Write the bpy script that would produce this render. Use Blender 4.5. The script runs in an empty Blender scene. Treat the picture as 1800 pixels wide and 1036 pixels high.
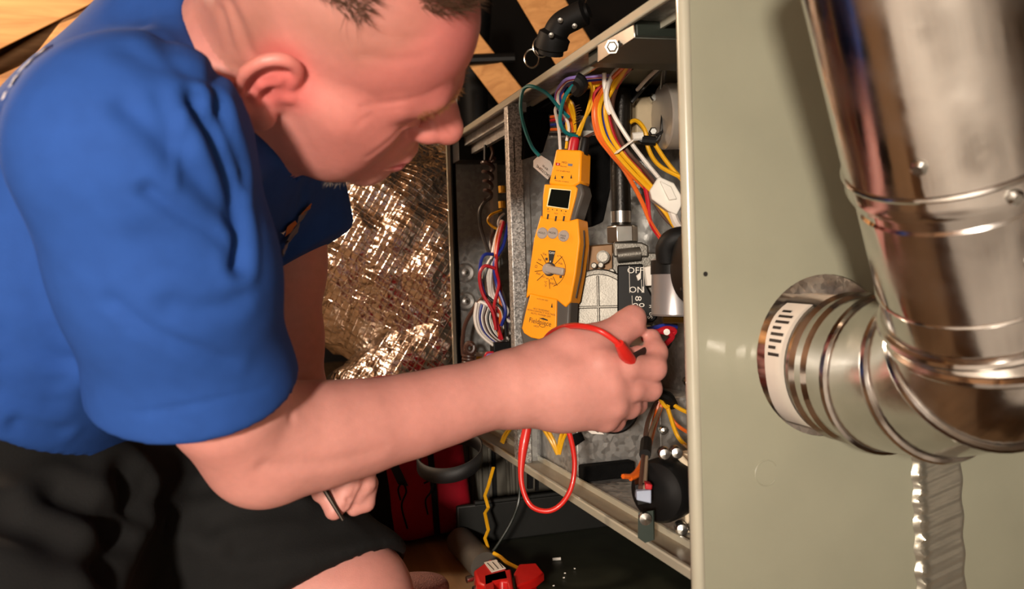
import bpy, bmesh, math, random
import numpy as np
from mathutils import Vector, Matrix

# ------------------------------------------------------------------ camera
F = 1500.0                      # focal length in pixels of the 1800x1036 frame
CAM = np.array([0.0, 0.0, 0.43])
M = np.array([[0.9509922, -0.03653344, 0.30704908],
              [-0.30763134, -0.01141725, 0.95143713],
              [-0.03125361, -0.99926721, -0.02209654]])   # world <- (right, down, forward)
scene = bpy.context.scene
col = scene.collection
cam_d = bpy.data.cameras.new('camera')
cam = bpy.data.objects.new('camera', cam_d)
col.objects.link(cam)
cam_d.sensor_width = 36.0
cam_d.lens = F / 1800 * 36
cam_d.clip_start = 0.02
cam.matrix_world = Matrix(((M[0, 0], -M[0, 1], -M[0, 2], CAM[0]),
                           (M[1, 0], -M[1, 1], -M[1, 2], CAM[1]),
                           (M[2, 0], -M[2, 1], -M[2, 2], CAM[2]),
                           (0, 0, 0, 1)))
cam_d.dof.use_dof = True
cam_d.dof.focus_distance = 1.08
cam_d.dof.aperture_fstop = 7.0
scene.camera = cam

# ------------------------------------------------------------------ world, lights, exposure
world = bpy.data.worlds.new('attic_air')
scene.world = world
world.use_nodes = True
bg = world.node_tree.nodes['Background']
bg.inputs['Color'].default_value = (1.0, 0.72, 0.5, 1)
bg.inputs['Strength'].default_value = 0.06
def light(name, kind, loc, target, energy, color, size=0.1):
    d = bpy.data.lights.new(name, kind)
    d.energy = energy; d.color = color
    if kind == 'AREA':
        d.shape = 'DISK'; d.size = size
    else:
        d.shadow_soft_size = size
    o = bpy.data.objects.new(name, d); col.objects.link(o)
    o.location = loc
    dv = Vector(target) - Vector(loc)
    o.rotation_euler = dv.to_track_quat('-Z', 'Y').to_euler()
    return o
light('work_lamp', 'AREA', (-0.65, -1.0, 0.60), (0.22, 0.95, 0.42), 50, (1.0, 0.87, 0.74), 0.15)
light('attic_bulb_and_fill', 'POINT', (-0.75, 1.70, 1.15), (0, 0, 0), 44, (1.0, 0.78, 0.56), 0.05)
light('attic_bulb_and_fill', 'POINT', (-0.95, -1.05, 0.45), (0, 0, 0), 24, (1.0, 0.84, 0.68), 0.06)  # added low fill lamp that lifts the dark under the jaw
vs = scene.view_settings
vs.view_transform = 'Standard'
vs.look = 'None'
vs.gamma = 1.0
vs.use_curve_mapping = False
vs.exposure = 0.06

# ------------------------------------------------------------------ helpers
def ray(px, py):
    return M @ np.array([(px - 900) / F, (py - 518) / F, 1.0])
def at(px, py, z):
    return CAM + ray(px, py) * z
def onX(px, py, X):
    r = ray(px, py); return CAM + r * (X - CAM[0]) / r[0]
def onY(px, py, Y):
    r = ray(px, py); return CAM + r * (Y - CAM[1]) / r[1]
def onZ(px, py, Z):
    r = ray(px, py); return CAM + r * (Z - CAM[2]) / r[2]
def A(*v):
    return np.array(v, float)
def unit(v):
    v = np.asarray(v, float); return v / max(np.linalg.norm(v), 1e-12)
def perp(a):
    a = unit(a)
    b = np.cross(a, A(0, 0, 1)) if abs(a[2]) < .9 else np.cross(a, A(1, 0, 0))
    return unit(b)
def spline(P, n=8):
    P = [np.asarray(p, float) for p in P]
    if len(P) < 3: n = 1 if len(P) < 2 else n
    Q = [2 * P[0] - P[1]] + P + [2 * P[-1] - P[-2]]
    out = []
    for i in range(1, len(Q) - 2):
        a, b, c, d = Q[i - 1], Q[i], Q[i + 1], Q[i + 2]
        for k in range(n):
            t = k / n
            out.append(.5 * (2 * b + (c - a) * t + (2 * a - 5 * b + 4 * c - d) * t * t + (3 * b - a - 3 * c + d) * t ** 3))
    out.append(P[-1])
    return out

class MB:
    def __init__(s): s.V = []; s.F = []
    def add(s, vs, fs):
        o = len(s.V); s.V += [tuple(map(float, v)) for v in vs]
        s.F += [tuple(i + o for i in f) for f in fs]; return s
    def obox(s, c, ax, ay, az):
        c, ax, ay, az = map(lambda q: np.asarray(q, float), (c, ax, ay, az))
        if np.dot(np.cross(ax, ay), az) < 0: ax = -ax
        v = [c + i * ax + j * ay + k * az for k in (-1, 1) for j in (-1, 1) for i in (-1, 1)]
        return s.add(v, [(0, 2, 3, 1), (4, 5, 7, 6), (0, 1, 5, 4), (2, 6, 7, 3), (0, 4, 6, 2), (1, 3, 7, 5)])
    def box(s, a, b):
        a = np.asarray(a, float); b = np.asarray(b, float); h = (b - a) / 2
        return s.obox((a + b) / 2, (h[0], 0, 0), (0, h[1], 0), (0, 0, h[2]))
    def tube(s, P, r, n=10, cap=True, close=False, sq=None):
        P = [np.asarray(p, float) for p in P]; m = len(P)
        rr = r if hasattr(r, '__len__') else [r] * m
        T = [unit(P[min(i + 1, m - 1)] - P[max(i - 1, 0)]) for i in range(m)]
        if close: T = [unit(P[(i + 1) % m] - P[i - 1]) for i in range(m)]
        u = perp(T[0]); v = []
        for i in range(m):
            u = unit(u - T[i] * np.dot(u, T[i])); w = np.cross(T[i], u)
            for k in range(n):
                a = 2 * math.pi * k / n
                v.append(P[i] + rr[i] * (math.cos(a) * u + math.sin(a) * w * (sq or 1)))
        f = []
        for i in range(m if close else m - 1):
            j = (i + 1) % m
            for k in range(n):
                l = (k + 1) % n
                f.append((i * n + k, i * n + l, j * n + l, j * n + k))
        if cap and not close:
            f.append(tuple(range(n - 1, -1, -1))); f.append(tuple((m - 1) * n + k for k in range(n)))
        return s.add(v, f)
    def lathe(s, prof, o, ax, n=24, u=None, close=False):
        ax = unit(ax); u = perp(ax) if u is None else unit(u); w = np.cross(ax, u); o = np.asarray(o, float)
        v = []; f = []
        for r, h in prof:
            for k in range(n):
                a = 2 * math.pi * k / n
                v.append(o + ax * h + r * (math.cos(a) * u + math.sin(a) * w))
        m = len(prof)
        for i in range(m if close else m - 1):
            j = (i + 1) % m
            for k in range(n):
                l = (k + 1) % n
                f.append((i * n + k, i * n + l, j * n + l, j * n + k))
        if not close:
            f.append(tuple(range(n - 1, -1, -1))); f.append(tuple((m - 1) * n + k for k in range(n)))
        return s.add(v, f)
    def cyl(s, a, b, r, n=20, r2=None):
        a = np.asarray(a, float); b = np.asarray(b, float); L = np.linalg.norm(b - a)
        return s.lathe([(r, 0), (r if r2 is None else r2, L)], a, b - a, n)
    def prism(s, poly, off):
        poly = [np.asarray(p, float) for p in poly]; off = np.asarray(off, float); n = len(poly)
        nrm = sum(np.cross(poly[i] - poly[0], poly[(i + 1) % n] - poly[0]) for i in range(1, n - 1))
        if np.dot(nrm, off) > 0: poly = poly[::-1]
        v = poly + [p + off for p in poly]
        return s.add(v, [tuple(range(n)), tuple(2 * n - 1 - i for i in range(n))] + [((i + 1) % n, i, n + i, n + (i + 1) % n) for i in range(n)])
    def grid(s, fn, nu, nv, cu=False):
        v = [fn(i / nu, j / nv) for j in range(nv + 1) for i in range(nu + (0 if cu else 1))]
        w = nu + (0 if cu else 1); f = []
        for j in range(nv):
            for i in range(nu):
                a = j * w + i; b = j * w + (i + 1) % w
                f.append((a, b, b + w, a + w))
        return s.add(v, f)
    def build(s, name, mat, parent=None, bevel=0, sharp=35, seg=2, subsurf=0, solid=0):
        V = np.array(s.V)
        me = bpy.data.meshes.new(name)
        root = parent
        while root is not None and root.parent is not None: root = root.parent
        if root is not None: org = np.array(root.location)
        else:
            lo, hi = V.min(0), V.max(0); org = A((lo[0] + hi[0]) / 2, (lo[1] + hi[1]) / 2, lo[2])
        me.from_pydata((V - org).tolist(), [], s.F)
        me.update()
        for p in me.polygons: p.use_smooth = True
        me.set_sharp_from_angle(angle=math.radians(sharp))
        me.materials.append(mat)
        o = bpy.data.objects.new(name, me); col.objects.link(o)
        if parent is not None: o.parent = parent
        else: o.location = org
        if solid:
            m = o.modifiers.new('thickness', 'SOLIDIFY'); m.thickness = solid; m.offset = 0
        if bevel:
            m = o.modifiers.new('bevel', 'BEVEL'); m.width = bevel; m.segments = seg; m.limit_method = 'ANGLE'; m.angle_limit = math.radians(40)
        if subsurf:
            m = o.modifiers.new('subd', 'SUBSURF'); m.levels = subsurf; m.render_levels = subsurf
        return o

def tag(o, label, cat, group=None):
    o['label'] = label; o['category'] = cat
    if group: o['group'] = group
    return o
def empty(name, loc, label=None, cat=None, group=None):
    o = bpy.data.objects.new(name, None); col.objects.link(o); o.location = tuple(map(float, loc)); o.empty_display_size = .05
    if label: tag(o, label, cat, group)
    return o
def struct(o):
    o['kind'] = 'structure'; return o

# ------------------------------------------------------------------ materials
def srgb(h):
    h = h.lstrip('#'); c = [int(h[i:i + 2], 16) / 255 for i in (0, 2, 4)]
    return tuple(x / 12.92 if x < .04045 else ((x + .055) / 1.055) ** 2.4 for x in c)
def newmat(name):
    m = bpy.data.materials.new(name); m.use_nodes = True
    nt = m.node_tree; return m, nt, nt.nodes['Principled BSDF']
def mat(name, c, rough=.5, metal=0, var=.12, vs=25, bump=0, bs=150, coat=0, sss=0, spec=.5, stretch=None, rvar=0):
    if isinstance(c, str): c = srgb(c)
    m, nt, b = newmat(name); N = nt.nodes.new; L = nt.links.new
    tc = N('ShaderNodeTexCoord'); mp = N('ShaderNodeMapping'); L(tc.outputs['Object'], mp.inputs['Vector'])
    if stretch: mp.inputs['Scale'].default_value = stretch
    nz = N('ShaderNodeTexNoise'); nz.inputs['Scale'].default_value = vs; nz.inputs['Detail'].default_value = 5
    L(mp.outputs[0], nz.inputs['Vector'])
    mx = N('ShaderNodeMix'); mx.data_type = 'RGBA'
    mx.inputs['A'].default_value = (*[x * (1 - var) for x in c], 1)
    mx.inputs['B'].default_value = (*[min(1, x * (1 + var)) for x in c], 1)
    cr = N('ShaderNodeMapRange'); cr.inputs['From Min'].default_value = .3; cr.inputs['From Max'].default_value = .7
    L(nz.outputs['Fac'], cr.inputs['Value']); L(cr.outputs[0], mx.inputs['Factor'])
    L(mx.outputs['Result'], b.inputs['Base Color'])
    b.inputs['Roughness'].default_value = rough; b.inputs['Metallic'].default_value = metal
    b.inputs['Specular IOR Level'].default_value = spec
    if rvar:
        r2 = N('ShaderNodeMapRange'); r2.inputs['To Min'].default_value = max(.02, rough - rvar); r2.inputs['To Max'].default_value = rough + rvar
        r2.inputs['From Min'].default_value = .3; r2.inputs['From Max'].default_value = .7
        L(nz.outputs['Fac'], r2.inputs['Value']); L(r2.outputs[0], b.inputs['Roughness'])
    if coat: b.inputs['Coat Weight'].default_value = coat
    if sss:
        b.inputs['Subsurface Weight'].default_value = sss; b.inputs['Subsurface Radius'].default_value = (.012, .004, .002); b.inputs['Subsurface Scale'].default_value = 1
    if bump:
        n2 = N('ShaderNodeTexNoise'); n2.inputs['Scale'].default_value = bs; n2.inputs['Detail'].default_value = 4
        L(mp.outputs[0], n2.inputs['Vector'])
        bp = N('ShaderNodeBump'); bp.inputs['Strength'].default_value = bump; bp.inputs['Distance'].default_value = .004
        L(n2.outputs['Fac'], bp.inputs['Height']); L(bp.outputs[0], b.inputs['Normal'])
    return m
def galv_mat(name, c, rough=.38, amp=.35, scale=260):
    m, nt, b = newmat(name); N = nt.nodes.new; L = nt.links.new
    tc = N('ShaderNodeTexCoord')
    vo = N('ShaderNodeTexVoronoi'); vo.inputs['Scale'].default_value = scale
    L(tc.outputs['Object'], vo.inputs['Vector'])
    nz = N('ShaderNodeTexNoise'); nz.inputs['Scale'].default_value = scale * .35; nz.inputs['Detail'].default_value = 6
    L(tc.outputs['Object'], nz.inputs['Vector'])
    sep = N('ShaderNodeSeparateColor'); L(vo.outputs['Color'], sep.inputs[0])
    ad = N('ShaderNodeMath'); ad.operation = 'MULTIPLY'; L(sep.outputs[0], ad.inputs[0]); L(nz.outputs['Fac'], ad.inputs[1])
    mr = N('ShaderNodeMapRange'); mr.inputs['From Min'].default_value = .05; mr.inputs['From Max'].default_value = .45
    mr.inputs['To Min'].default_value = 1 - amp; mr.inputs['To Max'].default_value = 1 + amp * .6
    L(ad.outputs[0], mr.inputs['Value'])
    mx = N('ShaderNodeVectorMath'); mx.operation = 'SCALE'; mx.inputs[0].default_value = c
    L(mr.outputs[0], mx.inputs['Scale']); L(mx.outputs[0], b.inputs['Base Color'])
    r2 = N('ShaderNodeMapRange'); r2.inputs['To Min'].default_value = rough - .1; r2.inputs['To Max'].default_value = rough + .15
    L(sep.outputs[1], r2.inputs['Value']); L(r2.outputs[0], b.inputs['Roughness'])
    b.inputs['Metallic'].default_value = .85
    return m
def wood_mat(name, c1, c2, scale=6, rough=.6, axis='X'):
    m, nt, b = newmat(name); N = nt.nodes.new; L = nt.links.new
    tc = N('ShaderNodeTexCoord'); mp = N('ShaderNodeMapping'); L(tc.outputs['Object'], mp.inputs['Vector'])
    mp.inputs['Scale'].default_value = {'X': (.6, 7, 7), 'Y': (7, .6, 7), 'Z': (7, 7, .6)}[axis]
    nz = N('ShaderNodeTexNoise'); nz.inputs['Scale'].default_value = scale; nz.inputs['Detail'].default_value = 8; nz.inputs['Distortion'].default_value = 1.2
    L(mp.outputs[0], nz.inputs['Vector'])
    cr = N('ShaderNodeValToRGB'); cr.color_ramp.elements[0].position = .3; cr.color_ramp.elements[1].position = .7
    cr.color_ramp.elements[0].color = (*c1, 1); cr.color_ramp.elements[1].color = (*c2, 1)
    L(nz.outputs['Fac'], cr.inputs[0]); L(cr.outputs[0], b.inputs['Base Color'])
    b.inputs['Roughness'].default_value = rough
    bp = N('ShaderNodeBump'); bp.inputs['Strength'].default_value = .25; bp.inputs['Distance'].default_value = .003
    L(nz.outputs['Fac'], bp.inputs['Height']); L(bp.outputs[0], b.inputs['Normal'])
    return m
def foil_mat(name):
    m, nt, b = newmat(name); N = nt.nodes.new; L = nt.links.new
    tc = N('ShaderNodeTexCoord')
    b.inputs['Metallic'].default_value = 1; b.inputs['Roughness'].default_value = .16
    b.inputs['Base Color'].default_value = (.88, .86, .84, 1)
    v = N('ShaderNodeTexVoronoi'); v.inputs['Scale'].default_value = 24; v.feature = 'F1'
    L(tc.outputs['Object'], v.inputs['Vector'])
    v2 = N('ShaderNodeTexVoronoi'); v2.inputs['Scale'].default_value = 70; L(tc.outputs['Object'], v2.inputs['Vector'])
    nz = N('ShaderNodeTexNoise'); nz.inputs['Scale'].default_value = 40; nz.inputs['Detail'].default_value = 6; L(tc.outputs['Object'], nz.inputs['Vector'])
    a1 = N('ShaderNodeMath'); a1.operation = 'MULTIPLY_ADD'; L(v2.outputs['Distance'], a1.inputs[0]); a1.inputs[1].default_value = .5; L(v.outputs['Distance'], a1.inputs[2])
    a2 = N('ShaderNodeMath'); a2.operation = 'MULTIPLY_ADD'; L(nz.outputs['Fac'], a2.inputs[0]); a2.inputs[1].default_value = .8; L(a1.outputs[0], a2.inputs[2])
    prev = a2
    for v_ in ((150, 40, 190), (190, -60, -120)):
        dp = N('ShaderNodeVectorMath'); dp.operation = 'DOT_PRODUCT'; L(tc.outputs['Object'], dp.inputs[0]); dp.inputs[1].default_value = v_
        sn = N('ShaderNodeMath'); sn.operation = 'SINE'; L(dp.outputs['Value'], sn.inputs[0])
        ab = N('ShaderNodeMath'); ab.operation = 'ABSOLUTE'; L(sn.outputs[0], ab.inputs[0])
        pw = N('ShaderNodeMath'); pw.operation = 'POWER'; L(ab.outputs[0], pw.inputs[0]); pw.inputs[1].default_value = 40
        ad = N('ShaderNodeMath'); ad.operation = 'MULTIPLY_ADD'; L(pw.outputs[0], ad.inputs[0]); ad.inputs[1].default_value = .12; L(prev.outputs[0], ad.inputs[2])
        prev = ad
    bp = N('ShaderNodeBump'); bp.inputs['Strength'].default_value = .55; bp.inputs['Distance'].default_value = .012
    L(prev.outputs[0], bp.inputs['Height']); L(bp.outputs[0], b.inputs['Normal'])
    return m

SAGE = mat('sage_paint', '#8D8D7B', .38, 0, .04, 14, bump=.02, bs=400, coat=.25)
SAGE_E = mat('sage_edge_paint', '#A8A594', .25, 0, .04, 20, coat=.5)
GALV = galv_mat('galvanized_sheet', (.50, .49, .47), .42, .16, 160)
GALV_D = galv_mat('dull_galvanized_sheet', (.36, .36, .35), .45, .16, 150)
SPANGLE = galv_mat('spangled_galvanized', (.50, .49, .47), .5, .5, 480)
ZINC = mat('zinc_plated', '#B9B9B4', .25, 1, .1, 60)
CAST = mat('cast_aluminium', '#6C6962', .42, .75, .1, 60, bump=.12, bs=500)
BLKPLA = mat('black_plastic', '#0E0E0E', .45, 0, .2, 30, spec=.22)
BLKRUB = mat('black_rubber', '#0b0b0b', .6, 0, .25, 30, bump=.05, bs=300, spec=.25)
BLKPIPE = mat('black_iron_pipe', '#17140f', .35, .5, .4, 40, bump=.1, bs=300)
FOAM = mat('black_foam', '#0b0b0b', .95, 0, .3, 60, bump=.3, bs=600, spec=.1)
WHITE = mat('white_plastic', '#DCD8CE', .4, 0, .05, 30)
LABEL = mat('paper_label', '#D8D2C8', .6, 0, .06, 30)
INK = mat('black_ink', '#15120f', .6, 0, .1, 30)
CREAM = mat('cream_plastic', '#C9B99E', .45, 0, .06, 30)
YEL = mat('yellow_wire', '#D9A114', .4, 0, .1, 30)
RED = mat('red_wire', '#B01824', .38, 0, .1, 30)
ORG = mat('orange_wire', '#D2601A', .4, 0, .1, 30)
BLU = mat('blue_wire', '#1E2F86', .4, 0, .1, 30)
PUR = mat('purple_wire', '#8A74B8', .4, 0, .1, 30)
WHT = mat('white_wire', '#D6CFC6', .4, 0, .08, 30)
BRN = mat('brown_wire', '#4A3026', .4, 0, .15, 30)
BLKW = mat('black_wire', '#141414', .38, 0, .1, 30)
TEAL = mat('teal_wire', '#0F6F73', .38, 0, .1, 30)
LEAD = mat('red_test_lead', '#C9251E', .38, 0, .08, 30, coat=.2)
WOOD = wood_mat('pine_lumber', (.42, .19, .055), (.62, .32, .11), 5)
WOOD2 = wood_mat('aged_pine_lumber', (.30, .13, .04), (.5, .25, .09), 5)
PLY = wood_mat('plywood_floor', (.13, .07, .03), (.26, .15, .07), 3, .7, 'Y')
DECK = wood_mat('roof_deck', (.16, .075, .03), (.30, .15, .06), 3, .8, 'X')
SHADE_FELT = mat('shade_black_felt', '#120d0a', .9, 0, .3, 8)  # shadow put into the colour of the far wall and right slope
STEEL = mat('vent_pipe_steel', '#CFCCC8', .17, 1, .12, 26, bump=.03, bs=60, rvar=.10)
FOIL = foil_mat('crumpled_foil')
# ------------------------------------------------------------------ attic shell
def board(name, a, b, w, t, m, parent, facing=None):
    a = np.asarray(a, float); b = np.asarray(b, float); d = unit(b - a)
    f = unit(CAM - (a + b) / 2) if facing is None else unit(facing)
    n = unit(f - d * np.dot(f, d)); s = np.cross(d, n)
    mb = MB(); mb.obox((a + b) / 2, (b - a) / 2, s * w / 2, n * t / 2)
    return mb.build(name, m, parent, bevel=.003)
floor = struct(MB().box((-2.6, -2.2, -.03), (3.0, 4.6, -.002)).build('floor', PLY))
for i in range(9):
    y0 = -2.2 + i * .76
    MB().box((-2.6, y0, -.004), (3.0, y0 + .752, 0)).build('floor_board', PLY, floor)
ceil = struct(MB().prism([(-2.6, -2.2, 0), (.35, -2.2, 2.15), (.35, -2.2, 2.2), (-2.66, -2.2, 0)], (0, 6.8, 0)).build('ceiling', DECK))
MB().prism([(3.3, -2.2, 0), (.35, -2.2, 2.15), (.35, -2.2, 2.2), (3.36, -2.2, 0)], (0, 6.8, 0)).build('roof_deck', SHADE_FELT, ceil)
struct(MB().prism([(-2.6, 4.6, 0), (3.3, 4.6, 0), (.35, 4.6, 2.15)], (0, .05, 0)).build('wall_back', SHADE_FELT))
struct(MB().prism([(-2.6, -2.2, 0), (3.3, -2.2, 0), (.35, -2.2, 2.15)], (0, -.05, 0)).build('wall_front', mat('pale_bounce_wall', '#C4BFB6', .8, 0, .06, 3)))  # unseen wall, coloured pale to brighten the vent pipe's reflection
for i in range(10):
    y = -1.9 + i * .61
    for sx in (-1, 1):
        if sx == 1 and y > 1.2: continue
        e = A(.35 + sx * 2.9, y, .02); r = A(.35 + sx * .02, y, 2.12)
        n = unit(A(-sx * .6, 0, -.8))
        board('rafter', e + n * .05, r + n * .05, .04, .09, WOOD2, ceil, n)
nz_ = np.random.RandomState(3)
def bounce_sheet(u, v):
    x, y = -2.6 + 5.6 * u, -2.2 + 2.55 * v
    return (x, y, .05 + .02 * math.sin(x * 9 + 2 * math.sin(y * 5)) * math.sin(y * 8) + .01 * math.sin(x * 31 + y * 23))
li = MB().grid(bounce_sheet, 110, 50).build('added_bounce_sheet', mat('pale_bounce', '#CFCAC2', .95, 0, .12, 30, bump=.6, bs=60, spec=.1), floor); li['kind'] = 'stuff'  # unseen pale sheet added so the vent pipe mirrors something bright
# roof boards that show beside the person and above the furnace
board('truss_board', at(-260, 150, 2.1), at(190, -70, 2.2), .145, .038, WOOD, ceil)
board('truss_board', at(-240, 290, 2.2), at(330, 30, 2.35), .12, .038, WOOD2, ceil)
board('truss_board', at(110, 130, 2.25), at(300, -120, 2.3), .15, .038, WOOD, ceil)
board('truss_board', at(885, -110, 2.15), at(1045, 155, 2.05), .10, .038, WOOD, ceil)
board('truss_board', at(770, 5, 2.3), at(925, 205, 2.2), .072, .038, WOOD, ceil)
# ------------------------------------------------------------------ furnace cabinet
XF, Y0, Y1, Z0, Z1, XB = .3763, .656, 1.530, .1535, .683, 1.08
YD, XV = 1.185, .60
fur = empty('furnace', ((XF + XB) / 2, (Y0 + Y1) / 2, Z0), 'sage green gas furnace lying on its side with the front cover off', 'furnace')
HC = A(.5135, Y0, .348); HR = .0745
def holed_panel(y, x0, x1, z0, z1, c, r, t, n=48):
    mb = MB(); v = []; f = []
    ang = [math.pi * 2 * k / n for k in range(n)]
    def sq(a):
        dx, dz = math.cos(a), math.sin(a); k = []
        if dx > 1e-9: k.append((x1 - c[0]) / dx)
        if dx < -1e-9: k.append((x0 - c[0]) / dx)
        if dz > 1e-9: k.append((z1 - c[2]) / dz)
        if dz < -1e-9: k.append((z0 - c[2]) / dz)
        return min(k)
    cor = [math.atan2(z - c[2], x - c[0]) % (2 * math.pi) for x in (x0, x1) for z in (z0, z1)]
    ang = sorted(set(ang + cor)); n = len(ang)
    for yy in (y, y + t):
        for a in ang: v.append((c[0] + r * math.cos(a), yy, c[2] + r * math.sin(a)))
        for a in ang:
            k = sq(a); v.append((c[0] + k * math.cos(a), yy, c[2] + k * math.sin(a)))
    for i in range(n):
        j = (i + 1) % n
        f.append((i, j, n + j, n + i)); f.append((2 * n + j, 2 * n + i, 3 * n + i, 3 * n + j))
        f.append((j, i, 2 * n + i, 2 * n + j)); f.append((n + i, n + j, 3 * n + j, 3 * n + i))
    return mb.add(v, f)
endp = holed_panel(Y0, XF, XB, .004, Z1, HC, HR, .004).build('end_panel', SAGE, fur)
endp['label'] = 'flat sage green end panel with a round vent hole'
# rolled edge of the end panel at the opening
MB().tube([(XF + .001, Y0 + .005, .01), (XF + .001, Y0 + .005, Z1)], .0065, 12).build('rolled_edge', SAGE_E, fur)
m = MB()
c = onY(1240, 482, Y0)
MB().cyl(c - A(0, .0004, 0), c + A(0, .002, 0), .0022, 12).build('screw_hole', INK, endp)
k = onY(1347, 832, Y0)
MB().tube([k + .0115 * A(math.cos(a), 0, math.sin(a)) for a in np.linspace(.5, 5.6, 26)], .0006, 6).build('knockout_ring', SAGE, endp)
# foil seam tape down the end panel
def tape(u, v):
    p0 = onY(1600, 770, Y0); p1 = onY(1688, 770, Y0); z = p0[2] + (.03 - p0[2]) * v
    x = p0[0] + (p1[0] - p0[0]) * u + .0012 * math.sin(v * 40) * (u > .9) + .0012 * math.sin(v * 63 + 1) * (u < .1)
    h = .0012 + .0035 * math.exp(-((u - .12) / .1) ** 2) * (1 + .35 * math.sin(v * 95) + .3 * math.sin(v * 171)) + .0006 * math.sin(v * 150 + u * 9) * math.sin(v * 47 + u * 5)
    h *= min(1, u * 14, (1 - u) * 14)
    return (x + .018 * v * .25, Y0 - .0003 - h, z)
MB().grid(tape, 26, 110).build('seam_tape', mat('foil_tape', '#B9B5A6', .28, .75, .08, 40), endp)
# other cabinet skins
MB().box((XF, Y0 + .004, Z1 - .002), (XB, Y1, Z1)).build('top_panel', SAGE, fur)
MB().box((XF, Y0 + .004, Z0), (XB, Y1, Z0 + .002)).build('bottom_panel', SAGE, fur)
MB().box((XB, Y0, Z0), (XB + .002, Y1, Z1)).build('back_panel', SAGE, fur)
MB().box((XF + .004, Y1 - .002, Z0 + .002), (XB, Y1, Z1 - .002)).build('far_end_panel', GALV_D, fur)
# rails round the opening
def rail(name, zs, m1):
    s = 1 if zs < .4 else -1
    z = zs
    MB().box((XF - .001, Y0 + .006, min(z, z + s * .010)), (XF + .0045, Y1, max(z, z + s * .010))).build(name + '_lip', SAGE_E, fur, bevel=.0015)
    MB().box((XF + .0045, Y0 + .006, min(z + s * .002, z + s * .005)), (XF + .034, Y1, max(z + s * .002, z + s * .005))).build(name, m1, fur)
    MB().box((XF + .034, Y0 + .006, min(z + s * .002, z + s * .012)), (XF + .037, Y1, max(z + s * .002, z + s * .012))).build(name + '_return', SAGE_E, fur)
rail('top_rail', Z1, GALV_D)
rail('bottom_rail', Z0, mat('beige_primer', '#8B8271', .45, .2, .06, 20))
MB().box((XF - .001, Y1 - .006, Z0), (XF + .005, Y1 + .001, Z1)).build('far_edge', SAGE_E, fur)
MB().box((XF + .006, Y1 - .012, Z0 + .01), (XF + .013, Y1 - .003, Z1 - .01)).build('gasket', FOAM, fur)
# far compartment: stamped dimples, bright corner strip, cross bar at the top
for (px, py) in ((818, 480), (819, 530)):
    p = onY(px, py, Y1 - .002)
    d = MB().lathe([(.0185, 0), (.018, .002), (.014, .0045), (.008, .0035), (.0045, .0055), (.0, .006)], p, (0, -1, 0), 28).build('stamped_dimple', GALV, fur)
    MB().lathe([(.0035, .005), (.0035, .0068), (.0015, .0072), (0, .0072)], p, (0, -1, 0), 12).build('rivet', ZINC, d)
p = onY(869, 300, Y1 - .02)
MB().box((p[0] - .005, Y1 - .02, Z0 + .02), (p[0] + .005, Y1 - .002, Z1 - .03)).build('corner_strip', mat('bright_strip', '#C8C6C0', .35, .4, .06, 20), fur)
MB().box((XF + .008, Y1 - .06, Z1 - .045), (.62, Y1 - .002, Z1 - .002)).build('far_top_channel', BLKPLA, fur)
MB().box((XF + .03, Y0 + .5, Z1 - .034), (XF + .038, Y1 - .06, Z1 - .012)).build('inner_channel', GALV_D, fur)
MB().box((XF + .018, Y0 + .5, Z1 - .02), (XF + .027, Y1 - .06, Z1 - .006)).build('inner_channel', GALV_D, fur)
MB().box((XF + .06, YD + .05, Z0 + .002), (XF + .075, Y1 - .01, Z0 + .03)).build('inner_channel', GALV_D, fur)
MB().box((XF + .095, YD + .05, Z0 + .002), (XF + .30, Y1 - .01, Z0 + .03)).build('blower_rail', GALV_D, fur)
# divider post and deck
post = MB().box((XF + .0015, YD - .02, Z0 + .003), (XF + .0225, YD - .002, Z1 - .005)).build('divider_post', SPANGLE, fur, bevel=.0012)
MB().box((XF + .0235, YD - .012, Z0 + .003), (XF + .034, YD - .002, Z1 - .005)).build('divider_edge', GALV_D, fur)
MB().box((XF + .034, YD - .004, Z0 + .003), (XV + .02, YD, Z1 - .005)).build('divider_deck', GALV_D, fur)
MB().box((XF + .009, YD - .0208, Z1 - .105), (XF + .0105, YD - .0195, Z1 - .055)).build('post_slot', INK, post)
MB().box((XV, Y0 + .01, Z0 + .003), (XV + .004, YD, Z1 - .005)).build('vestibule_panel', GALV, fur)
# lower deck plates
YB = 1.035
a = onY(948, 735, YB)
MB().box((XF + .04, YB, Z0 + .006), (XV, YD - .005, a[2] + .012)).build('burner_box', GALV, fur, bevel=.002)
x = onY(1160, 800, YB)[0]
MB().box((x, YB - .003, Z0 + .006), (XV, YB - .0005, a[2] + .012)).build('box_flange', GALV, fur, bevel=.001)
a = onY(1000, 824, YB - .02)
MB().box((XF + .04, YB - .02, Z0 + .0065), (onY(1118, 840, YB - .02)[0], YB - .001, a[2])).build('foam_strip', FOAM, fur, bevel=.003)
# floor pan of the burner compartment
MB().box((XF + .045, Y0 + .01, Z0 + .004), (XV, YD - .002, Z0 + .006)).build('compartment_floor', GALV, fur)
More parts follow.
